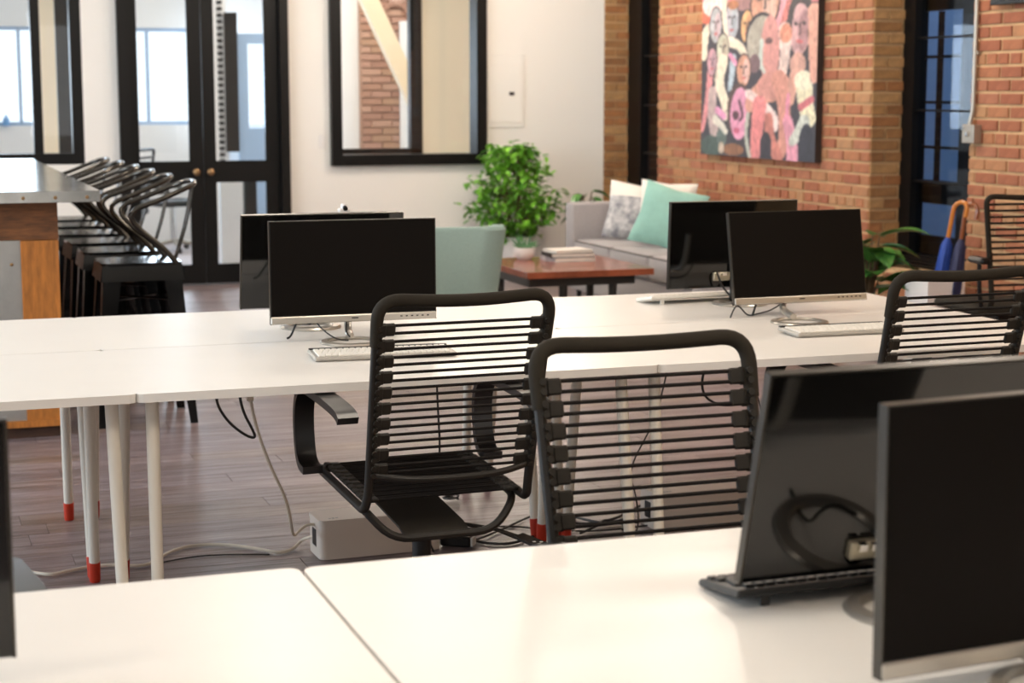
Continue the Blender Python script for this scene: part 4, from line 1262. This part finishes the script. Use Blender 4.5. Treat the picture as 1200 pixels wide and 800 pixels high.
ell(.55, .75, .145, .17, 0, DARK); ell(.55, .73, .13, .17, 0, (170, 162, 148)); ell(.62, .68, .08, .22, 0, (208, 142, 134)); limb([(.55, .74), (.54, .60), (.58, .54)], .035, .02, (196, 208, 200)); ell(.49, .60, .05, .06, 0, (120, 92, 96)); ell(.61, .74, .03, .02, 0, (110, 80, 80)); ell(.56, .48, .04, .02, 0, (190, 90, 80))
limb([(.74, .80), (.75, .66), (.73, .55)], .10, .07, (234, 206, 196)); ell(.75, .78, .05, .06, 0, (222, 140, 110))
face(.20, .70, .055, .10, 0, (206, 204, 178), (170, 150, 130)); limb([(.20, .62), (.16, .48), (.24, .34), (.23, .26)], .10, .06, CREAM)
limb([(.10, .68), (.08, .50), (.05, .30), (.01, .16)], .07, .035, (224, 138, 140)); face(.10, .62, .045, .09, 0, (204, 150, 160), (160, 130, 140))
limb([(.11, .42), (.10, .28), (.13, .16)], .08, .08, (196, 170, 166))
limb([(.30, .64), (.29, .54), (.27, .44)], .06, .04, (176, 190, 200)); limb([(.27, .66), (.33, .60)], .03, .03, (228, 140, 176))
face(.395, .56, .06, .10, -5, SKIN, (226, 188, 180))
ell(.36, .30, .11, .18, -8, (88, 64, 58)); ell(.365, .28, .085, .17, -8, (226, 150, 182)); ell(.33, .27, .03, .03, 0, (88, 52, 60)); limb([(.36, .36), (.40, .27), (.37, .24)], .02, .02, (80, 50, 60)); ell(.34, .17, .03, .02, 0, (190, 80, 110))
limb([(.46, .34), (.52, .42), (.62, .42), (.72, .46)], .10, .16, (212, 148, 128)); ell(.64, .46, .12, .09, 0, (206, 140, 128)); limb([(.44, .41), (.56, .35), (.68, .26), (.67, .20)], .06, .06, (238, 212, 206))
limb([(.70, .50), (.75, .34), (.76, .14), (.72, .04)], .12, .08, (210, 142, 124)); limb([(.54, .34), (.52, .16), (.51, .03)], .12, .09, (224, 128, 128)); limb([(.62, .26), (.63, .14), (.70, .02)], .07, .09, (198, 118, 104))
limb([(.44, .28), (.42, .14), (.46, .01)], .03, .03, (188, 190, 176)); limb([(.78, .24), (.82, .10), (.82, 0)], .08, .10, (226, 150, 172))
limb([(.85, .60), (.82, .50), (.80, .36)], .10, .05, (216, 158, 138)); ell(.85, .59, .065, .07, 0, (214, 160, 142))
limb([(.90, .48), (.92, .34), (.95, .26)], .14, .10, (240, 230, 192)); ell(.90, .49, .075, .06, 0, (244, 236, 206)); limb([(.88, .33), (.97, .38)], .045, .04, (204, 100, 110)); limb([(.91, .24), (.86, .16), (.82, .12)], .09, .06, (208, 212, 200))
limb([(.97, .90), (.97, .68), (.98, .50)], .10, .06, (220, 158, 136)); limb([(.78, .40), (.77, .26)], .03, .03, (226, 140, 170))
ell(.10, .06, .10, .07, 0, (70, 88, 82)); ell(.20, .12, .05, .06, 0, TEALG); limb([(.14, .24), (.20, .20), (.24, .16)], .06, .04, (232, 226, 210)); ell(.31, .045, .10, .04, 0, (140, 92, 60)); ell(.20, .05, .03, .04, 0, (200, 180, 160)); limb([(.16, .30), (.22, .26)], .05, .05, (228, 150, 190))
ell(.93, .10, .06, .13, 0, (50, 50, 62)); ell(.60, .08, .05, .09, 0, (56, 50, 60))
gv = [(0, (.5 - i / NX) * PW, j / NZ * PH) for j in range(NZ + 1) for i in range(NX + 1)]
gf = [(j * (NX + 1) + i, j * (NX + 1) + i + 1, (j + 1) * (NX + 1) + i + 1, (j + 1) * (NX + 1) + i) for j in range(NZ) for i in range(NX)]
me = bpy.data.meshes.new('painted_figures'); me.from_pydata(gv, [], gf); me.update()
ca = me.color_attributes.new('paint', 'FLOAT_COLOR', 'POINT')
buf = []
for j in range(NZ + 1):
    for i in range(NX + 1):
        cs = [PIC[min(NZ - 1, max(0, jj))][min(NX - 1, max(0, ii))] for jj in (j - 1, j) for ii in (i - 1, i)]
        buf += list(lin(tuple(sum(c[k] for c in cs) / 4 for k in range(3))))
ca.data.foreach_set('color', buf)
mp_ = bpy.data.materials.new('oil_paint'); mp_.use_nodes = True
an = mp_.node_tree.nodes.new('ShaderNodeAttribute'); an.attribute_name = 'paint'
pb = mp_.node_tree.nodes['Principled BSDF']; pb.inputs['Roughness'].default_value = .55
tc_ = mp_.node_tree.nodes.new('ShaderNodeTexCoord'); nz_ = mp_.node_tree.nodes.new('ShaderNodeTexNoise'); mr_ = mp_.node_tree.nodes.new('ShaderNodeMapRange'); hs_ = mp_.node_tree.nodes.new('ShaderNodeHueSaturation')
nz_.inputs['Scale'].default_value = 11; nz_.inputs['Detail'].default_value = 5; nz_.inputs['Distortion'].default_value = 1.5
mr_.inputs['From Min'].default_value = .3; mr_.inputs['From Max'].default_value = .7; mr_.inputs['To Min'].default_value = .62; mr_.inputs['To Max'].default_value = 1.12
hs_.inputs['Saturation'].default_value = .92
for a_, b_ in ((tc_.outputs['Object'], nz_.inputs['Vector']), (nz_.outputs['Fac'], mr_.inputs['Value']), (mr_.outputs[0], hs_.inputs['Value']), (an.outputs['Color'], hs_.inputs['Color']), (hs_.outputs[0], pb.inputs['Base Color'])):
    mp_.node_tree.links.new(a_, b_)
me.materials.append(mp_)
link('painted_figures', me, t, (-.0545, 0, 0))

t = thing('electrical_conduit', 'grey metal conduit dropping to a switch box on the brick wall', 'conduit', (XB, 3.79, 0))
MB().tube(round_poly([(-.022, .005, 3.19), (-.022, .005, 1.43), (-.03, .02, 1.36), (-.03, .02, 1.34)], .05, 4), .0125, 10).build('pipe', M_conduit, t)
MB().box((-.030, -.0, 1.30), (.055, .115, .105), ch=.004).build('switch_box', M_conduit, t)
MB().box((-.062, -.0, 1.30), (.012, .03, .03), ch=.003).cyl((-.058, .04, 1.33), (-.064, .04, 1.33), .008, n=10).build('switch_cover', M_chrome, t)
for z in (1.75, 2.4): MB().box((-.012, .005, z), (.022, .045, .02), ch=.002).build('pipe_strap', M_conduit, t)

t = thing('wall_screen', 'black framed screen high on the brick wall at the right edge', 'screen', (XB, 3.05, 2.0))
MB().box((-.035, 0, .35), (.05, 1.14, .70), ch=.004).build('frame', M_tv, t)
MB().box((-.062, 0, .35), (.004, 1.06, .62)).build('panel', M_gloss, t, smooth=False)

t = thing('breaker_panel', 'white breaker panel cover on the white wall', 'panel', (4.27, YW, 1.535))
MB().box((0, -.006, 0), (.345, .012, .60), ch=.003).build('cover', M_wall, t)
MB().box((0, -.015, -.02), (.30, .006, .48), ch=.002).build('panel_door', M_wall, t)
MB().box((.055, -.021, -.02), (.045, .008, .028), ch=.002).build('latch', M_dark, t)
t = thing('light_switch', 'white light switch beside the interior window', 'switch', (2.70, YW, 1.13))
MB().box((0, -.004, 0), (.05, .008, .11), ch=.002).build('plate', M_white, t)
MB().box((0, -.010, 0), (.018, .006, .04), ch=.002).build('rocker', M_white, t)

# =================================================================== THINGS BEHIND THE GLASS
def simple_chair(label, loc, rz, bz=1.02):
    t = thing('meeting_chair', label, 'chair', loc, rz)
    mb = MB(); mb.tube(round_poly([(-.2, -.2, .55), (-.23, -.27, bz), (.23, -.27, bz), (.2, -.2, .55), (-.2, -.2, .55)], .06, 4), .014, 8); mb.build('back_frame', M_dark, t)
    for k in range(8): MB().box((0, -.21 - .008 * k, .60 + k * (bz - .64) / 7.6), (.42, .01, .022)).build('back_slat', M_dark, t, smooth=False)
    soft_box('seat', (0, .02, .47), (.47, .46, .06), M_dark, t, .02, 2)
    MB().cyl((0, 0, .45), (0, 0, .08), .028, n=14).build('gas_column', M_chrome, t)
    for k in range(5):
        a = R(72 * k); d = Vector((math.cos(a), math.sin(a), 0))
        lg = MB().tube([d * .02 + Vector((0, 0, .10)), d * .30 + Vector((0, 0, .065))], [.022, .015], 8).build('base_leg', M_conduit, t)
        MB().cyl(d * .29 + Vector((-d.y * .02, d.x * .02, .027)), d * .29 + Vector((d.y * .02, -d.x * .02, .027)), .027, n=12).build('caster', M_dark, lg)
simple_chair('black office chair behind the left door leaf, its back at the pane edge', (1.27, 11.1, .006), R(62))
simple_chair('black office chair behind the left door leaf, lower in the pane', (1.93, 12.3, .006), R(200), .82)
t = thing('spray_bottle', 'small blue bottle on the sill behind the left glazing', 'bottle', (.47, 13.16, 1.2))
MB().lathe([(.03, 0), (.032, .01), (.032, .07), (.012, .09), (.012, .11), (0, .11)], n=16).build('body', mat('blue_plastic', (120, 170, 220), .4), t)
